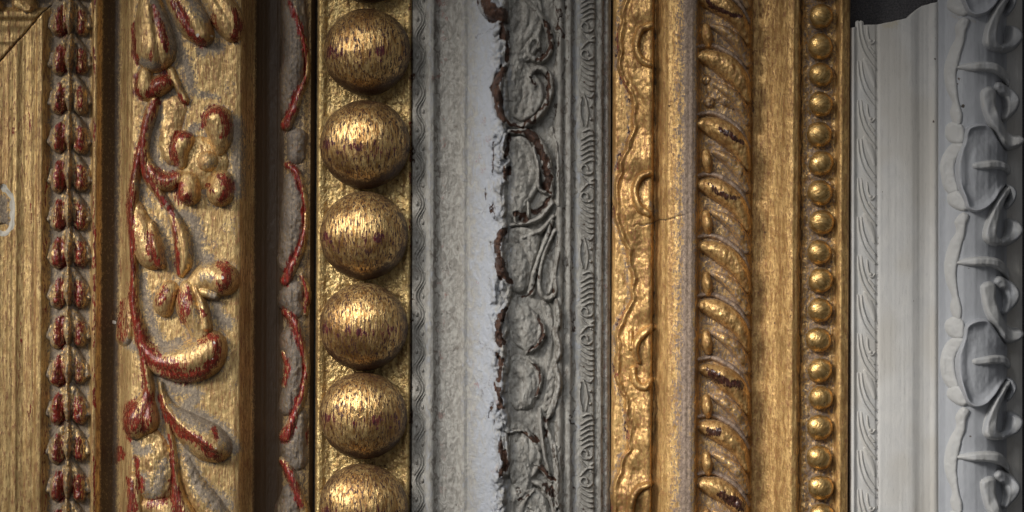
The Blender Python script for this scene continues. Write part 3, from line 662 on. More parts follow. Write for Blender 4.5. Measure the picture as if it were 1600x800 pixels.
Bn((808, 674, 3), (824, 680, 4), (838, 694, 4)); Bn((784, 688, 6), (787, 710, 8), (788, 735, 7)); Bn((770, 632, 2.5), (771, 650, 2.5), k=.6); Bn((852, 668, 3), (850, 684, 3)); Bn((854, 655, 3), (861, 650, 3)); Bn((832, 724, 2.5), (848, 732, 5), (860, 745, 4)); Bn((815, 778, 5), (826, 770, 4)); Bn((838, 782, 6), (848, 776, 6), (856, 790, 5)); Bn((846, 758, 3), (858, 764, 4), (864, 778, 3));  Bn((808, 760, 2), (808, 790, 2), k=.7)
Bn((828, 25, 2), (838, 14, 2), k=.6); Bn((870, 20, 2), (874, 40, 3), (876, 60, 2), k=.7)
A_ = lambda name, st, **k: F3.part(name, st, rough=k.pop('rough', 1.3), ns=(6, 8), **k)
ge = np.random.RandomState(9)
for a0, b0 in ((-110, 60), (54, 250), (244, 470), (462, 700), (690, 905)):
    vs = np.arange(a0, b0, 15.0)
    A_('ragged_ridge', [[(779 + ge.uniform(-7, 8), v, ge.uniform(4, 10), ge.uniform(3, 8)) for v in vs]], rough=3.2, p=.6)
    A_('ragged_ridge', [[(788 + ge.uniform(-6, 5), v + 6, ge.uniform(3, 7), ge.uniform(1, 6)) for v in vs]], rough=3.2, p=.6)
A_('knob', [[(760, 2, 14, 14), (768, 16, 16, 16), (784, 28, 12, 12)]])
A_('ragged_ridge', [[(784, 40, 6, 6), (789, 60, 7, 8), (793, 82, 7, 8), (792, 102, 6, 6)]], rough=2.4)
A_('scroll', [[(812, -10, 6, 5), (832, 10, 5, 8), (848, 30, 5, 10), (859, 55, 5.5, 12), (860, 78, 5, 11), (849, 93, 5, 10), (834, 92, 5, 9), (826, 80, 5, 8), (830, 64, 5, 9), (840, 62, 4, 10), (842, 74, 4, 10)]])
A_('scroll', [[(788, 108, 6, 9), (778, 132, 8, 13), (777, 160, 8, 13), (785, 186, 6, 12), (806, 198, 5, 11), (826, 193, 5.5, 12), (846, 176, 6, 13), (859, 150, 6, 13), (861, 126, 5, 12), (851, 110, 5, 10), (836, 109, 5, 9), (828, 122, 5, 8), (836, 133, 4.5, 9)]])
A_('scroll_leaf', [[(812, 60, 16, 6), (806, 110, 16, 7), (806, 150, 16, 5)]], p=.9)
A_('acanthus_leaf', [[(798, 206, 5, 8), (820, 206, 7, 12), (838, 220, 9, 14), (852, 250, 11, 16), (857, 285, 10, 14), (862, 304, 5, 9)],
                     [(834, 232, 3, 15), (841, 262, 3, 18), (842, 292, 3, 15), (852, 300, 3, 12), (857, 290, 2.5, 12)]])
A_('acanthus_leaf', [[(806, 222, 10, 5), (812, 260, 18, 9), (814, 300, 20, 9), (808, 330, 14, 6)], [(790, 212, 4, 10), (785, 236, 4, 10), (796, 250, 4, 8), (790, 262, 5, 10), (788, 284, 5, 7)]], p=.8)
A_('leaf_strand', [[(800, 352, 3, 6), (825, 348, 4, 9), (846, 338, 4, 11), (862, 318, 4, 9)]])
A_('leaf_strand', [[(806, 322, 3, 6), (805, 345, 3, 8), (812, 352, 2.5, 6)], [(824, 310, 4, 6), (826, 330, 3, 8), (824, 346, 3, 6)]])
A_('leaf_strand', [[(800, 378, 3, 5), (826, 368, 5, 8), (848, 358, 4.5, 11), (864, 338, 4, 8)]])
A_('leaf_strand', [[(862, 345, 4, 9), (853, 375, 5, 11), (842, 402, 4, 11), (834, 430, 5, 11), (830, 456, 7, 8)]])
A_('leaf_strand', [[(866, 360, 3.5, 9), (852, 392, 4, 11), (843, 430, 4, 12), (845, 456, 5, 11), (857, 466, 5, 10), (867, 456, 4, 9), (866, 430, 3.5, 8), (872, 395, 3, 6)]])
A_('acanthus_leaf', [[(810, 390, 16, 8), (812, 420, 20, 11), (812, 446, 14, 9)]], p=.8)
A_('ragged_ridge', [[(787, 352, 6, 8), (779, 378, 8, 13), (781, 405, 8, 13), (787, 430, 7, 11), (796, 446, 5, 9), (794, 470, 5, 7)]], rough=2.6)
A_('ragged_ridge', [[(790, 476, 5, 8), (778, 502, 7, 12), (778, 524, 7, 12), (786, 548, 6, 9), (782, 575, 6, 9), (784, 600, 6, 9), (778, 622, 6, 9), (790, 650, 6, 9), (794, 672, 5, 7)]], rough=2.8)
A_('pod', [[(786, 682, 9, 10), (788, 712, 10, 13), (789, 735, 9, 12)]], shape=lambda U, V, H, s, q, K: -6 * ss(.55, .2, np.abs(q)), rough=1.8)
A_('leaf_tip', [[(800, 480, 14, 4), (818, 500, 22, 8), (828, 528, 18, 9), (826, 545, 8, 6)]], p=.8)
A_('leaf_tip', [[(838, 494, 3, 8), (848, 510, 4, 12), (849, 526, 4, 12), (836, 543, 4, 9), (824, 550, 3, 6)]])
A_('leaf_tip', [[(812, 572, 14, 5), (826, 590, 16, 8), (822, 625, 16, 7)], [(825, 560, 3, 7), (840, 575, 4, 11), (845, 595, 4, 11), (838, 618, 4, 7)]], p=.8)
A_('rippled_ridge', [[(868, 470, 4, 6), (873, 500, 5, 8), (867, 520, 5, 7), (874, 548, 5, 9), (866, 568, 5, 7), (874, 596, 5, 9), (868, 620, 5, 7), (860, 645, 6, 8)]])
A_('leaf_tip', [[(798, 674, 3, 7), (814, 672, 4, 10), (830, 684, 4, 10), (842, 702, 4, 8)], [(812, 700, 14, 8), (820, 740, 18, 9), (812, 775, 16, 6)]], p=.7)
A_('leaf_strand', [[(844, 640, 3, 7), (846, 672, 3, 11), (850, 704, 3.5, 12), (858, 738, 3, 8)]])
A_('leaf_strand', [[(862, 642, 3, 8), (854, 662, 3, 8), (862, 690, 5, 7), (868, 730, 5, 6), (869, 790, 5, 6)]])
A_('leaf_tip', [[(828, 722, 3, 7), (848, 733, 5, 10), (862, 752, 3, 7)], [(832, 752, 4, 7), (852, 762, 6, 11), (864, 790, 4, 10), (866, 830, 4, 8)], [(812, 800, 8, 7), (822, 778, 4, 9), (834, 766, 3, 9)], [(826, 790, 3, 8), (840, 800, 8, 9), (850, 840, 12, 9)]])
A_('ridge_line', [[(862, 200, 3, 3), (870, 240, 3, 4), (872, 320, 3, 3)]])
def fluted(cx, cy, ang, k=1.0):
    ca, sa = math.cos(ang), math.sin(ang)
    def f(U, V, d, h):
        q = (U - cx) * ca + (V - cy) * sa + .010 * ((V - cy) * ca - (U - cx) * sa) ** 2
        return -2.6 * k * (np.abs(np.sin(q / 4.6)) ** 3) * ss(1, 6, d) + .5 * k * np.exp(-((d - 3.5) / 2.4) ** 2)
    return f
for P, C, ang in (
    ([(798, -40), (826, -36), (842, -8), (848, 30), (842, 70), (826, 96), (808, 88), (797, 50), (793, 10)], [(800, 20, 5), (835, 40, 11)], .15),
    ([(796, 104), (818, 96), (832, 112), (846, 128), (850, 152), (838, 176), (816, 190), (798, 180), (791, 150), (790, 122)], [(800, 140, 4), (835, 150, 10)], -.2),
    ([(803, 214), (822, 216), (836, 238), (842, 268), (840, 296), (826, 318), (806, 328), (796, 300), (799, 262), (797, 236)], [(805, 270, 8), (832, 270, 13)], .1),
    ([(800, 356), (826, 356), (844, 368), (840, 400), (830, 428), (826, 448), (812, 456), (800, 442), (794, 410), (794, 378)], [(800, 400, 8), (830, 390, 14)], -.35),
    ([(843, 400), (856, 396), (866, 410), (868, 436), (862, 458), (850, 462), (843, 446), (840, 420)], [(855, 430, 10)], 0),
    ([(800, 478), (822, 476), (838, 490), (848, 512), (844, 534), (826, 546), (808, 540), (797, 520), (795, 496)], [(802, 510, 2), (838, 515, 11)], .45),
    ([(802, 556), (822, 556), (838, 572), (846, 594), (840, 618), (822, 636), (806, 640), (795, 615), (796, 580)], [(802, 590, 2), (836, 590, 11)], -.35),
    ([(846, 470), (860, 478), (866, 510), (864, 560), (868, 600), (860, 640), (850, 640), (853, 600), (852, 560), (856, 520)], [(860, 560, 7)], .1),
    ([(800, 660), (822, 664), (838, 690), (848, 712), (842, 738), (824, 756), (806, 764), (796, 735), (794, 695)], [(806, 710, 7), (836, 712, 13)], .35),
    ([(806, 768), (828, 760), (846, 768), (858, 790), (862, 830), (850, 870), (820, 874), (802, 840), (799, 800)], [(815, 800, 7), (845, 800, 13)], -.3)):
    P = [(a + (b - 400) * -.002, b) for a, b in P]
    lobe_part(F3, 'acanthus_leaf', P, C, 7, (0, .15, .34, 0), rough=1.1, extra=fluted(np.mean([p[0] for p in P]), np.mean([p[1] for p in P]), ang))
# wavy ribbon border
def strip(fr, name, u0, u1, v0, v1, hf, step=1.0, rough=.3, wearf=None, mat=None, parent=None):
    U, V = np.meshgrid(np.arange(u0, u1, step), np.arange(v0, v1, step))
    H = hf(U, V); Z = fr.base(U, V) + H + rough * fbm(U, V, 5, 7, 33, 2)
    at = fr.wear(U, V)
    if wearf: at = wearf(U, V, H, at)
    return fr.put(name, U, V, Z, H > -1.5, at, mat, parent)
def lace(U, V):
    ph = 2 * np.pi * (V - 115) / 58.0; c = 655 - 6.0 * np.cos(ph)
    H = np.full(U.shape, -3.0)
    for k, (d, h) in enumerate(((0, 8.0), (-4.3, 5.5), (4.3, 5.5))):
        h *= .62; sl = 1 + .30 * np.sin(ph) ** 2
        H = np.maximum(H, -3 + (h + 3) * np.exp(-((U - c - d) / (1.55 * sl)) ** 2))
    for k in range(-5, 34):
        cv = 115 + 29 * k; cu = 660 if k % 2 == 0 else 650.5
        H = np.maximum(H, -3 + 8 * np.exp(-(((U - cu) / 2.6) ** 2 + ((V - cv) / 5) ** 2)))
    H = H * ss(646, 648, U) * ss(665, 663, U) + np.where((U < 646.5) | (U > 664.5), -4, 0)
    return H
strip(F3, 'ribbon_border', 645, 666, -150, 950, lace, wearf=lambda U, V, H, at: [at[0], at[1], np.maximum(at[2], .5 * ss(3.0, 0, H)), at[3]])
# leaf border: one repeat of 223 u copied along the moulding
def unit3():
    c = 175.0; st = []
    ln = lambda *p: st.append([(a, b, r, h) for (a, b, r, h) in p])
    ln((909, c - 24, 1.6, 3), (906.5, c - 10, 2, 5), (907, c + 6, 2, 5), (911, c + 20, 1.6, 4)); ln((913, c - 26, 1.5, 3), (917, c - 12, 1.7, 4), (919, c + 4, 1.7, 4), (916, c + 22, 1.5, 3))
    ln((923, c - 10, 2.6, 6)); ln((923, c + 10, 2.6, 6)); ln((928, c - 30, 1.8, 4), (922, c - 24, 2, 5), (912, c - 30, 1.6, 4)); ln((928, c + 32, 1.8, 4), (921, c + 26, 2, 5), (911, c + 30, 1.6, 4))
    for k in range(6):
        for sg in (-1, 1):
            y = c + sg * (38 + k * 8); ln((908, y + sg * 5, 1.2, 2.5), (914, y + sg * 1, 1.8, 4.2), (921, y - sg * 3, 1.9, 4.6), (928, y - sg * 3, 1.7, 4))
    for sg in (-1, 1):
        y = c + sg * 90; ln((926, y + 3, 1.8, 4), (920, y + 7, 2, 5), (912, y + 5, 2, 5), (908, y - 1, 1.8, 4.4), (911, y - 7, 1.8, 4.4), (917, y - 6, 1.8, 4.6), (919, y, 1.8, 5))
    y = c + 111
    ln((928, y, 2.2, 5), (919, y, 2.2, 5.5)); ln((919, y, 2, 5), (913, y - 6, 1.8, 4.5), (908, y - 12, 1.5, 3)); ln((919, y, 2, 5), (913, y + 6, 1.8, 4.5), (908, y + 12, 1.5, 3)); ln((929, y - 8, 1.6, 4), (924, y - 5, 1.6, 4)); ln((929, y + 8, 1.6, 4), (924, y + 5, 1.6, 4))
    return F3.part('leaf_border', st, rough=.5, local=True, sk=1.6, p=.6, step=.9, cover=False, ns=(4, 5),
                   wearf=lambda U, V, H, s, q, K, a: [a[0] * 0 + .42 * (vnoise(U, V, 5, 6, 40) > .32), a[1] * 0, np.maximum(.5 * ss(2.2, .2, H), .0), .35 * ss(3, 5, H)])
ub = unit3()
for k in (-2, -1, 1, 2, 3): copy_part(ub, 223 * k, du=-0.0)
cov3 = blur(F3.cover.astype(float), 4)
def w3(U, V, at):
    u, v = F3.unloc(U, V); near = sample(cov3, u, v)
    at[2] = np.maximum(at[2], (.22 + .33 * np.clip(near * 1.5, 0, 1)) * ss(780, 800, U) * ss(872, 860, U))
    n = fbm(U, V, 9, 16, 61, 3)
    at[0] = np.maximum(at[0], .75 * ss(.28, .5, n) * ss(766, 776, U) * ss(800, 788, U))
    return at
F3.body(wearf=w3, step=1.2)

# ================================================================== FRAME 4: amber gold frame with rope and pearls
P4 = [(957.5, 34), (959, 41), (962, 44), (975, 46), (1010, 50), (1019, 51), (1023, 42), (1027, 48), (1033, 60), (1043, 71), (1057, 78), (1068, 80), (1080, 79), (1086, 76), (1089, 68), (1092, 56), (1100, 50), (1130, 53), (1155, 50), (1168, 45), (1173, 40), (1177, 30), (1186, 30),
      (1198, 35), (1214, 47), (1230, 64), (1238, 69), (1241, 67), (1246, 66), (1250, 58), (1254, 50), (1306, 48), (1309, 57), (1314, 62), (1327, 56), (1329, 40)]
F4 = Frame('gilded_frame', 'amber gold frame with slanting lobes and a string of small beads, beside the white frame', 'picture frame', 1143, -0.005, P4, M_warm)
def ex4(u, v):
    z = 1.0 * vnoise(u, v, 4, 500, 50) * ss(1026, 1032, u) * ss(1092, 1088, u) + .9 * fbm(u, v, 4, 60, 51, 2) * ss(1174, 1180, u)
    z = z + 2.0 * np.abs(fbm(u, v, 9, 16, 95, 3)) * ss(960, 963, u) * ss(1000, 985, u) + .9 * fbm(u, v, 20, 40, 52) + .35 * fbm(u, v, 3, 4, 53, 2)
    z = z + ss(1092, 1098, u) * ss(1174, 1168, u) * 1.8 * fbm(u, v, 12, 10, 54, 3) + ss(1252, 1256, u) * ss(1308, 1304, u) * 3 * fbm(u, v, 8, 7, 55, 3)
    # fine age crack across the round
    z = z - 1.6 * np.exp(-((v - (352 - (u - 1000) * .22 + 5 * vnoise(u, v, 9, 9, 57))) / 1.1) ** 2) * ss(985, 1000, u) * ss(1080, 1060, u)
    return z
F4.extra = ex4
X_ = lambda ch, *p, k=1.0, s=.7: paint(ch, p, k, s)
X_(WAX, (1077, -60, 13), (1076, 150, 13), (1074, 400, 13), (1071, 650, 13), (1069, 900, 13), k=1.25, s=.95)
X_(WAX, (1066, -60, 12), (1064, 400, 13), (1058, 900, 12), k=.55, s=.9)
X_(DIRT_SHADE, (1025, -60, 1.6), (1023, 400, 1.8), (1018, 900, 1.6), k=.7); X_(DIRT_SHADE, (1180, -60, 5), (1176, 400, 5), (1173, 900, 5), k=.5, s=.9); X_(DIRT_SHADE, (1253, -60, 3), (1252, 400, 3), (1248, 900, 3), k=.7)  # dark groove lines; shade painted along the left of the cove
X_(WAX, (1133, -60, 44), (1131, 400, 44), (1128, 900, 44), k=.50, s=.4); X_(WAX, (1282, -60, 24), (1280, 400, 24), (1277, 900, 24), k=.62, s=.4)
for i in range(40):
    v = rs.uniform(-40, 840); X_(DIRT_SHADE, (rs.uniform(1028, 1062), v, rs.uniform(.8, 2)), k=.8)
    X_(DIRT_SHADE, (rs.uniform(1186, 1246), rs.uniform(-40, 840), rs.uniform(.8, 2)), k=.8)
X_(DIRT_SHADE, (1000, 352, 1.5), (1030, 346, 1.5), (1060, 339, 1.2), k=.8)
X_(WAX, (1018, 318, 5), (1024, 330, 5), k=.7); X_(DIRT_SHADE, (1024, 600, 3), (1027, 650, 3), (1022, 690, 3), k=.6)
# carved rippled leaf along the sight edge
LB = np.array([(980, -60), (976, 0), (971, 40), (967, 95), (977, 128), (990, 162), (988, 205), (975, 240), (966, 275), (962, 330), (970, 360), (982, 400), (989, 440), (984, 480), (968, 508), (963, 560), (967, 596), (976, 625), (982, 660), (984, 690), (973, 722), (963, 750), (958, 790), (962, 840), (975, 900)], float)
A2 = spline([(a, b, 1) for a, b in LB], 2)
lv, lu = A2[:, 1], A2[:, 0]
def leaf4(U, V):
    b = np.interp(V, lv, lu) + (V - 400) * .005 + 2.4 * vnoise(U, V, 9, 9, 60) - 4.0 * np.abs(np.sin(V / 15.0 + np.sin(V / 37.0)))
    d = U - b
    pan = 3.0 * np.sin(V / 17.0 + 1.4 * np.sin(V / 41.0)) * ss(4, 22, d)
    H = 10 * ss(-1.5, 4.5, d) + 0.5 * np.exp(-((d - 3) / 2.2) ** 2) + 1.6 * fbm(U, V, 14, 18, 93, 3) + pan - 3.5 * np.exp(-((d - 11) / 5) ** 2)
    H = H + 3.5 * np.exp(-((U - 1013) / 6) ** 2)
    H = H * ss(1022, 1018, U)
    return np.where(d < -1.5, -4, H) + np.where(U > 1021.5, -5, 0)
for i in range(26):
    j = rs.randint(0, len(lu)); X_(BOLE if i % 3 else WAX, (lu[j] - 4, lv[j], 2.2), (lu[min(j + 12, len(lu) - 1)] - 4, lv[min(j + 12, len(lu) - 1)], 2.2), k=.6)
for j in range(0, len(lu) - 14, 9): X_(WAX, (lu[j] - 6, lv[j], 4), (lu[j + 9] - 6, lv[j + 9], 4), k=.5)
F4red = gilding('amber_gilding_red', (0.76, 0.48, 0.18), (0.42, 0.24, 0.08), rub=0.6, rubcol=(0.24, 0.07, 0.03), wax=(0.28, 0.21, 0.17), metal=0.6, rough=0.42, bump=0.55, streak=(0.2, 0.08), bole=(0.30, 0.04, 0.04), tone=.8)
strip(F4, 'rippled_leaf', 955, 1024, -150, 950, leaf4, step=1.1, rough=.9, mat=F4red)
bs = F4.base
def on_leaf(name, st, **k):
    old = F4.extra
    F4.extra = lambda u, v: old(u, v) + np.maximum(leaf4(u, v), 0)
    o = F4.part(name, st, mat=F4red, **k); F4.extra = old; return o
for st in ([[(1019, 41, 5, 7), (1003, 46, 6, 12), (995, 62, 6, 13), (995, 80, 6, 13), (1004, 96, 6, 12), (1018, 102, 5, 8)]],
           [[(1018, 271, 5, 7), (1002, 276, 6, 12), (993, 292, 6, 13), (993, 310, 6, 13), (1001, 327, 6.5, 12), (1013, 335, 5.5, 9)]],
           [[(1020, 512, 6, 8), (1006, 520, 6.5, 12), (995, 535, 6, 13), (993, 552, 5, 11), (998, 566, 4, 8)], [(986, 520, 4, 6), (985, 545, 3.5, 6)]],
           [[(990, 578, 5, 8), (993, 598, 6, 11), (1006, 606, 6, 10), (1019, 594, 4, 7)]], [[(1018, 756, 5, 7), (998, 764, 6, 12), (988, 782, 6, 13), (987, 810, 6, 12), (1004, 828, 5, 9)]],
           [[(1012, -75, 5, 7), (995, -55, 6, 12), (1004, -28, 6, 9)]]):
    on_leaf('loop_scroll', st, rough=.8)
# slanting lobes
LV = [-170, -82, 10, 100, 200, 295, 393, 488, 585, 675, 768, 860]
for i, v in enumerate(LV):
    if 0 < i < 11:
        sp = [[(1108, v - 2, 4), (1118, v, 5)], [(1124, v + 3, 4), (1140, v + 12, 6), (1158, v + 22, 6)], [(1106, v - 8, 3), (1116, v + 4, 6), (1135, v + 12, 4), (1155, v + 16, 5)]][i % 3]
        if i in (4, 5, 8, 9, 10, 2): X_(BOLE, *[(a, b, c * (1.5 if i > 7 else .8)) for a, b, c in sp], k=1.1, s=.4)
    v += rs.uniform(-4, 4); q1, q2, q3 = rs.uniform(.84, 1.16, 3); st = [[(1102, v - 9, 11 * q1, 20), (1119, v - 3, 16 * q1, 27 * q3), (1139, v + 9, 17 * q2, 28 * q3), (1157, v + 28, 14 * q2, 25), (1170, v + 58, 7, 16)]]
    F4.part('lobe', st, rough=1.5, wearf=lambda U, V, H, s, q, K, a: [a[0] * ss(6, 12, H), a[1] * ss(15, 6, H), np.maximum(a[2], .5 * ss(.3, .6, fbm(U, V, 8, 6, 97, 3))), a[3]])
    if i == 3:
        F4.part('broken_lump', [[(1118, v + 40, 16, 8), (1145, v + 55, 18, 10)], [(1104, v + 28, 7, 12)], [(1108, v + 62, 9, 11)]], rough=3.0)
    else:
        F4.part('bud', [[(1103, v + 36, 7, 18), (1105, v + 50, 9, 26), (1107, v + 63, 6, 15)]], rough=.9, wearf=lambda U, V, H, s, q, K, a: [a[0], a[1] * ss(12, 4, H), a[2], a[3]])
    F4.part('lobe_edge', [[(1093, v - 24, 3, 7), (1112, v - 27, 4, 9), (1134, v - 18, 4.5, 10), (1156, v - 1, 4.5, 10), (1172, v + 26, 3.5, 8)]], rough=.8, wearf=lambda U, V, H, s, q, K, a: [a[0], np.maximum(a[1], .95), a[2] * 0, a[3]])
    F4.part('lower_leaf', [[(1116, v + 34, 5, 14), (1134, v + 44, 9, 22), (1154, v + 62, 11, 23), (1170, v + 92, 7, 14)]], rough=1.3, wearf=lambda U, V, H, s, q, K, a: [a[0], a[1] * .4 + .20 + .35 * ss(14, 6, H), a[2], a[3]])
F4.body()
# string of small beads: one bead, copied
def bead():
    n, m = 40, 30
    T, Ph = np.meshgrid(np.linspace(0, 2 * np.pi, n, endpoint=False), np.linspace(0, np.pi * .6, m))
    nx, ny, nz = np.sin(Ph) * np.cos(T), np.sin(Ph) * np.sin(T), np.cos(Ph)
    r = 20.5 + .9 * fbm(nx * 20, ny * 20, 14, 14, 70) + .4 * fbm(nx * 20, ny * 20, 4, 4, 71, 2)
    co = np.stack([nx * r * 1.02, ny * r, 53 + nz * r * .95], -1).reshape(-1, 3) * S
    idx = np.arange(n * m).reshape(m, n); nxt = np.roll(idx, -1, 1)
    F = np.stack([idx[:-1], idx[1:], nxt[1:], nxt[:-1]], -1).reshape(-1, 4)
    rim = ss(.86, 1.0, np.sin(Ph)).ravel()
    z = np.zeros(n * m)
    return mesh_raw('bead', co, F, [z, rim * .6, z, z], M_bead, F4.root)
b0 = bead()
vb = [-66, -20, 25, 70, 116, 163, 209, 255, 300, 347, 393, 439, 484, 530, 576, 621, 667, 714, 760, 806, 852]
for i, v in enumerate(vb):
    o = b0 if i == 0 else b0.copy()
    if i: COL.objects.link(o); o.parent = F4.root
    l, _ = F4.loc(1282 + rs.uniform(-1, 1) - (v - 400) * .002, v)
    o.location = ((l - F4.uc) * S, (400 - v) * S, rs.uniform(-1.5, 1) * S); o.rotation_euler = (rs.uniform(-.03, .03), rs.uniform(-.03, .03), rs.uniform(0, 6.28)) ; k = rs.uniform(.96, 1.06); o.scale = (k, rs.uniform(.96, 1.04), 1)

# ================================================================== FRAME 5: white frame, cut end visible
P5 = [(1331, 46), (1332.5, 54), (1336, 55), (1338, 51), (1341, 49), (1355, 50), (1370, 49), (1372.5, 45), (1375, 50), (1381, 51), (1400, 54), (1424, 58), (1430, 57), (1438, 54), (1446, 54), (1455, 56), (1459, 61), (1464, 61), (1467, 57), (1478, 59), (1492, 70), (1502, 76), (1520, 78), (1540, 72), (1556, 60),
      (1568, 44), (1574, 30), (1580, 24), (1600, 22), (1606, 18)]
F5 = Frame('white_frame', 'plain white painted frame with curling leaves and a cut end, far right', 'picture frame', 1450, 0.0, P5, M_white)
F5.warp = .8
F5.extra = lambda u, v: .5 * fbm(u, v, 40, 90, 80) + .5 * vnoise(u, v, 3.5, 260, 82) * ss(1375, 1380, u) + .12 * fbm(u, v, 3, 3, 81, 2)
for (a, b, r) in [(1459, 190, 1.5), (1461, 92, 1.5), (1463, 60, 1.2), (1492, 111, 1.6), (1496, 124, 2.2), (1494, 132, 1.2), (1502, 167, 3), (1458, 188, 1), (1510, 420, 1.2), (1380, 300, 1), (1428, 470, 1), (1513, 681, 1.4)]:
    paint(BOLE, [(a, b, r)], 1, .3)
paint(WAX, [(1385, 40, 8), (1400, 36, 10)], .75, .9)
for (v) in (32, 318, 622): paint(WAX, [(1485, v - 8, 5), (1500, v, 5), (1520, v + 3, 4)], .6, .9)
paint(DIRT_SHADE, [(1373, 0, 1.2), (1372.5, 400, 1.3), (1373.5, 800, 1.3)], .8); paint(BOLE, [(1373, 300, .9), (1373.5, 900, 1)], .5)
for i in range(20):
    v = rs.uniform(0, 800); paint(DIRT_SHADE, [(1461 + rs.uniform(-1, 3), v, 1.2), (1462, v + rs.uniform(5, 20), 1.2)], .6)
def guil():
    st = []
    for k, c in ((0, 65.0), (1, 126.0)):
        st.append([(1343.5, c - 30, 1.6, 1.5), (1345, c - 8, 2, 3.2), (1351, c + 14, 2.1, 3.4), (1360, c + 30, 2, 3.2), (1369, c + 42, 1.6, 2)])
        st.append([(1348.5, c - 30, 1.5, 1.5), (1350.5, c - 10, 1.9, 3.2), (1357, c + 10, 2, 3.2), (1368, c + 27, 1.6, 2.2)])
        if k == 0:
            st.append([(1357, c - 24, 1.4, 2), (1358, c - 10, 1.8, 3), (1363, c + 2, 2, 3.2), (1368, c - 2, 1.5, 2.2)]); st.append([(1361.5, c - 2, 3.0, 4.0)])
            st.append([(1360, c + 8, 2.6, 1.6), (1367, c + 16, 1.6, 2.4)])
        else:
            st.append([(1353, c - 34, 2.4, 1.2), (1362, c - 14, 4.6, 2.2), (1368, c + 8, 2.2, 1.4)]); st.append([(1356, c - 26, 1.2, 2.6), (1364, c - 6, 1.3, 2.8), (1368, c + 8, 1.1, 1.8)])
    st = [[(1341 + (a - 1342.5) * 1.08, b, r * 1.15, h * 1.0) for a, b, r, h in q] for q in st]
    return F5.part('braided_border', st, rough=.15, local=True, sk=1.4, p=.75, step=.9, cover=False, wearf=lambda U, V, H, s, q, K, a: [a[0] * 0, a[1] * 0, .15 * ss(1, 0, H), a[3] * 0])
gb_ = guil(); gb_.name = 'braided_border'
for k in range(1, 7): copy_part(gb_, 122 * k)
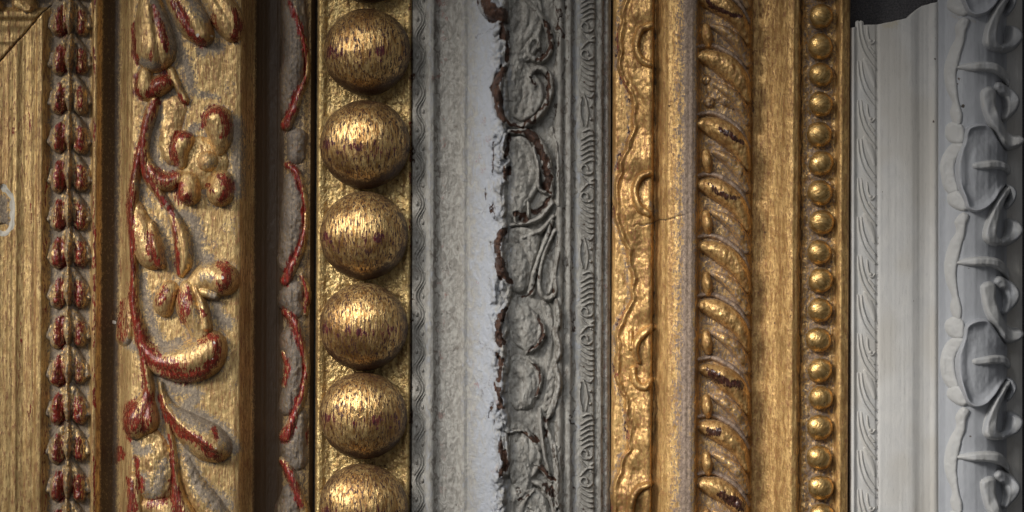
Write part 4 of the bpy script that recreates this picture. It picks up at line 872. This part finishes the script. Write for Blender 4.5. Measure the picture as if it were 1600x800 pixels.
# leaf ornament, one repeat of 304 u
M5 = M_slate
def unit5(c):
    jr = np.random.RandomState(int(c) % 97)
    def grow(P, f, g):
        m = np.mean(P, 0); return [(m[0] + (x - m[0]) * f + jr.uniform(-.6, .6), m[1] + (y - m[1]) * g + jr.uniform(-.6, .6)) for x, y in P]
    L = lambda name, P0, ctrl, re, k, **q: (lambda P: lobe_part(F5, name, [(x, c + y) for x, y in P], [(x, c + y, h * jr.uniform(.86, 1.08) * (.85 if name == 'curl' else 1)) for x, y, h in ctrl], re, (0, .22 * (jr.rand() > .3), .05, k), M5, **q))(grow(P0, *{'curl': (1.16, 1.08), 'ledge': (1.02, 1.35)}.get(name, (1.0, 1.0))))
    # sloping ledges
    L('ledge', [(1491, 1), (1512, -5), (1545, -6), (1566, -2), (1578, 6), (1582, 14), (1579, 22), (1566, 12), (1545, 6), (1512, 5)], [(1495, 0, 7), (1530, 0, 15), (1560, 2, 24), (1579, 12, 34)], 5, .75)
    L('ledge', [(1514, 153), (1520, 148), (1550, 145), (1570, 147), (1581, 153), (1581, 163), (1566, 158), (1545, 157), (1520, 158)], [(1518, 153, 14), (1550, 150, 24), (1579, 156, 38)], 5, .75)
    # leaf plate: dished, with a raised lip along the foot and a rolled left edge
    lp = [(1504, 100), (1509, 92), (1522, 87), (1538, 88), (1549, 97), (1560, 112), (1571, 123), (1580, 130), (1579, 150), (1578, 178), (1563, 193), (1551, 208), (1536, 220), (1520, 225), (1507, 219), (1501, 205), (1494, 185), (1491, 165), (1492, 145), (1497, 128), (1502, 115)]
    def dish(U, V, d, h):
        low = ss(170, 205, V - c); up = ss(112, 92, V - c)
        return (2 + 8 * low + 5 * up) * np.exp(-(d - 3) ** 2 / 14) - 4 * ss(6, 20, d) + 4 * np.exp(-((U - 1496) / 7) ** 2)
    L('leaf_plate', lp, [(1520, 100, 11), (1520, 200, 13), (1560, 150, 16), (1575, 150, 18)], 4, 0, extra=dish)
    # curled leaf tips: a broad strap on the left that rolls into a knob, a round shoulder on the right
    L('curl', [(1534, 44), (1539, 35), (1550, 33), (1557, 40), (1557, 58), (1564, 78), (1574, 93), (1584, 100), (1593, 101), (1599, 108), (1596, 117), (1586, 122), (1575, 123), (1565, 115), (1556, 101), (1545, 87), (1537, 68)],
      [(1538, 45, 14), (1552, 45, 24), (1540, 70, 18), (1557, 75, 34), (1562, 105, 32), (1575, 108, 46), (1590, 110, 54)], 7, .7)
    L('curl', [(1556, 30), (1562, 22), (1574, 24), (1587, 32), (1595, 45), (1594, 59), (1586, 71), (1575, 80), (1569, 74), (1573, 60), (1570, 45), (1562, 40)], [(1560, 30, 20), (1578, 35, 42), (1586, 50, 54), (1580, 70, 40)], 8, .5)
    L('curl', [(1571, 189), (1579, 185), (1580, 195), (1569, 212), (1560, 234), (1557, 254), (1561, 262), (1570, 266), (1566, 272), (1554, 274), (1542, 270), (1536, 260), (1541, 238), (1552, 212)],
      [(1576, 190, 40), (1556, 215, 26), (1568, 212, 40), (1542, 250, 18), (1556, 250, 34), (1552, 270, 24)], 6, .7)
    L('curl', [(1579, 236), (1590, 236), (1599, 245), (1599, 257), (1591, 269), (1578, 275), (1567, 275), (1564, 268), (1574, 260), (1578, 248)], [(1585, 240, 46), (1590, 255, 54), (1578, 268, 42), (1568, 272, 26)], 8, .5)
    L('curl', [(1575, 181), (1586, 183), (1592, 193), (1589, 207), (1581, 217), (1576, 212), (1581, 200), (1578, 190)], [(1580, 185, 40), (1586, 200, 40), (1580, 212, 26)], 6, .3)
    # scalloped edge
    sc1 = [([(1500, -74), (1491, -62), (1492, -46), (1485, -30), (1478, -8), (1477, 12), (1480, 30), (1487, 50), (1485, 66), (1490, 84), (1498, 84), (1500, 68), (1496, 50), (1494, 28), (1493, 10), (1496, -8), (1500, -25), (1504, -40), (1506, -55), (1510, -70)]),
           ([(1482, 87), (1492, 84), (1501, 90), (1503, 104), (1500, 116), (1488, 116), (1479, 108), (1478, 96)]),
           ([(1505, 120), (1488, 119), (1477, 131), (1471, 150), (1472, 170), (1477, 186), (1485, 194), (1495, 190), (1491, 172), (1490, 152), (1494, 138), (1501, 128)]),
           ([(1482, 197), (1492, 190), (1501, 197), (1508, 208), (1511, 218), (1500, 222), (1490, 218), (1482, 209)])]
    for P in sc1:
        m = np.mean(P, 0); P = [(m[0] + (x - m[0]) * 1.1, m[1] + (y - m[1]) * 1.06) for x, y in P]; L('scalloped_edge', P, [(m[0] - 6, m[1], 8.5), (m[0] + 6, m[1], 6.5)], 6, 1.0, rough=.7)
for k in (-2, -1, 0, 1): unit5(411.0 + 303.5 * k)
def top5(U):
    return np.interp(U, [1331, 1345, 1370, 1395, 1420, 1432, 1442, 1455, 1475, 1500, 1606], [43, 39, 37, 33, 27, 16, 8, 5, 0, -30, -150]) + 1.2 * vnoise(U, U * 0, 6, 6, 90)
for k in range(-2, 3):
    c0 = 411 + 303.5 * k
    for (a, b, q, kk) in ((1572, 470, 9, .5), (1570, 250 + 411, 8, .5), (1500, 405 + 215, 8, .5), (1476, 411 + 205, 6, .45), (1497, 411 + 4, 6, .4), (1562, 411 + 95, 9, .45), (1484, 411 + 88, 6, .45), (1586, 411 + 140, 8, .4)):
        paint(WAX, [(a, b - 411 + c0, q)], kk, 1.0); paint(DIRT_SHADE, [(a + rs.uniform(-4, 4), b - 411 + c0 + rs.uniform(-6, 6), q * .7)], kk * .7, 1.0)
# bevel side strip material split: slate where the ornament runs
def w5(U, V, at): return at
F5.body(top=top5, v0=-150, wearf=w5)
sl = strip(F5, 'ornament_bed', 1466, 1582, -150, 950, lambda U, V: np.where((U > 1467) & (U < 1580), 1.2, -2.0), step=1.6, rough=.3, mat=M5)
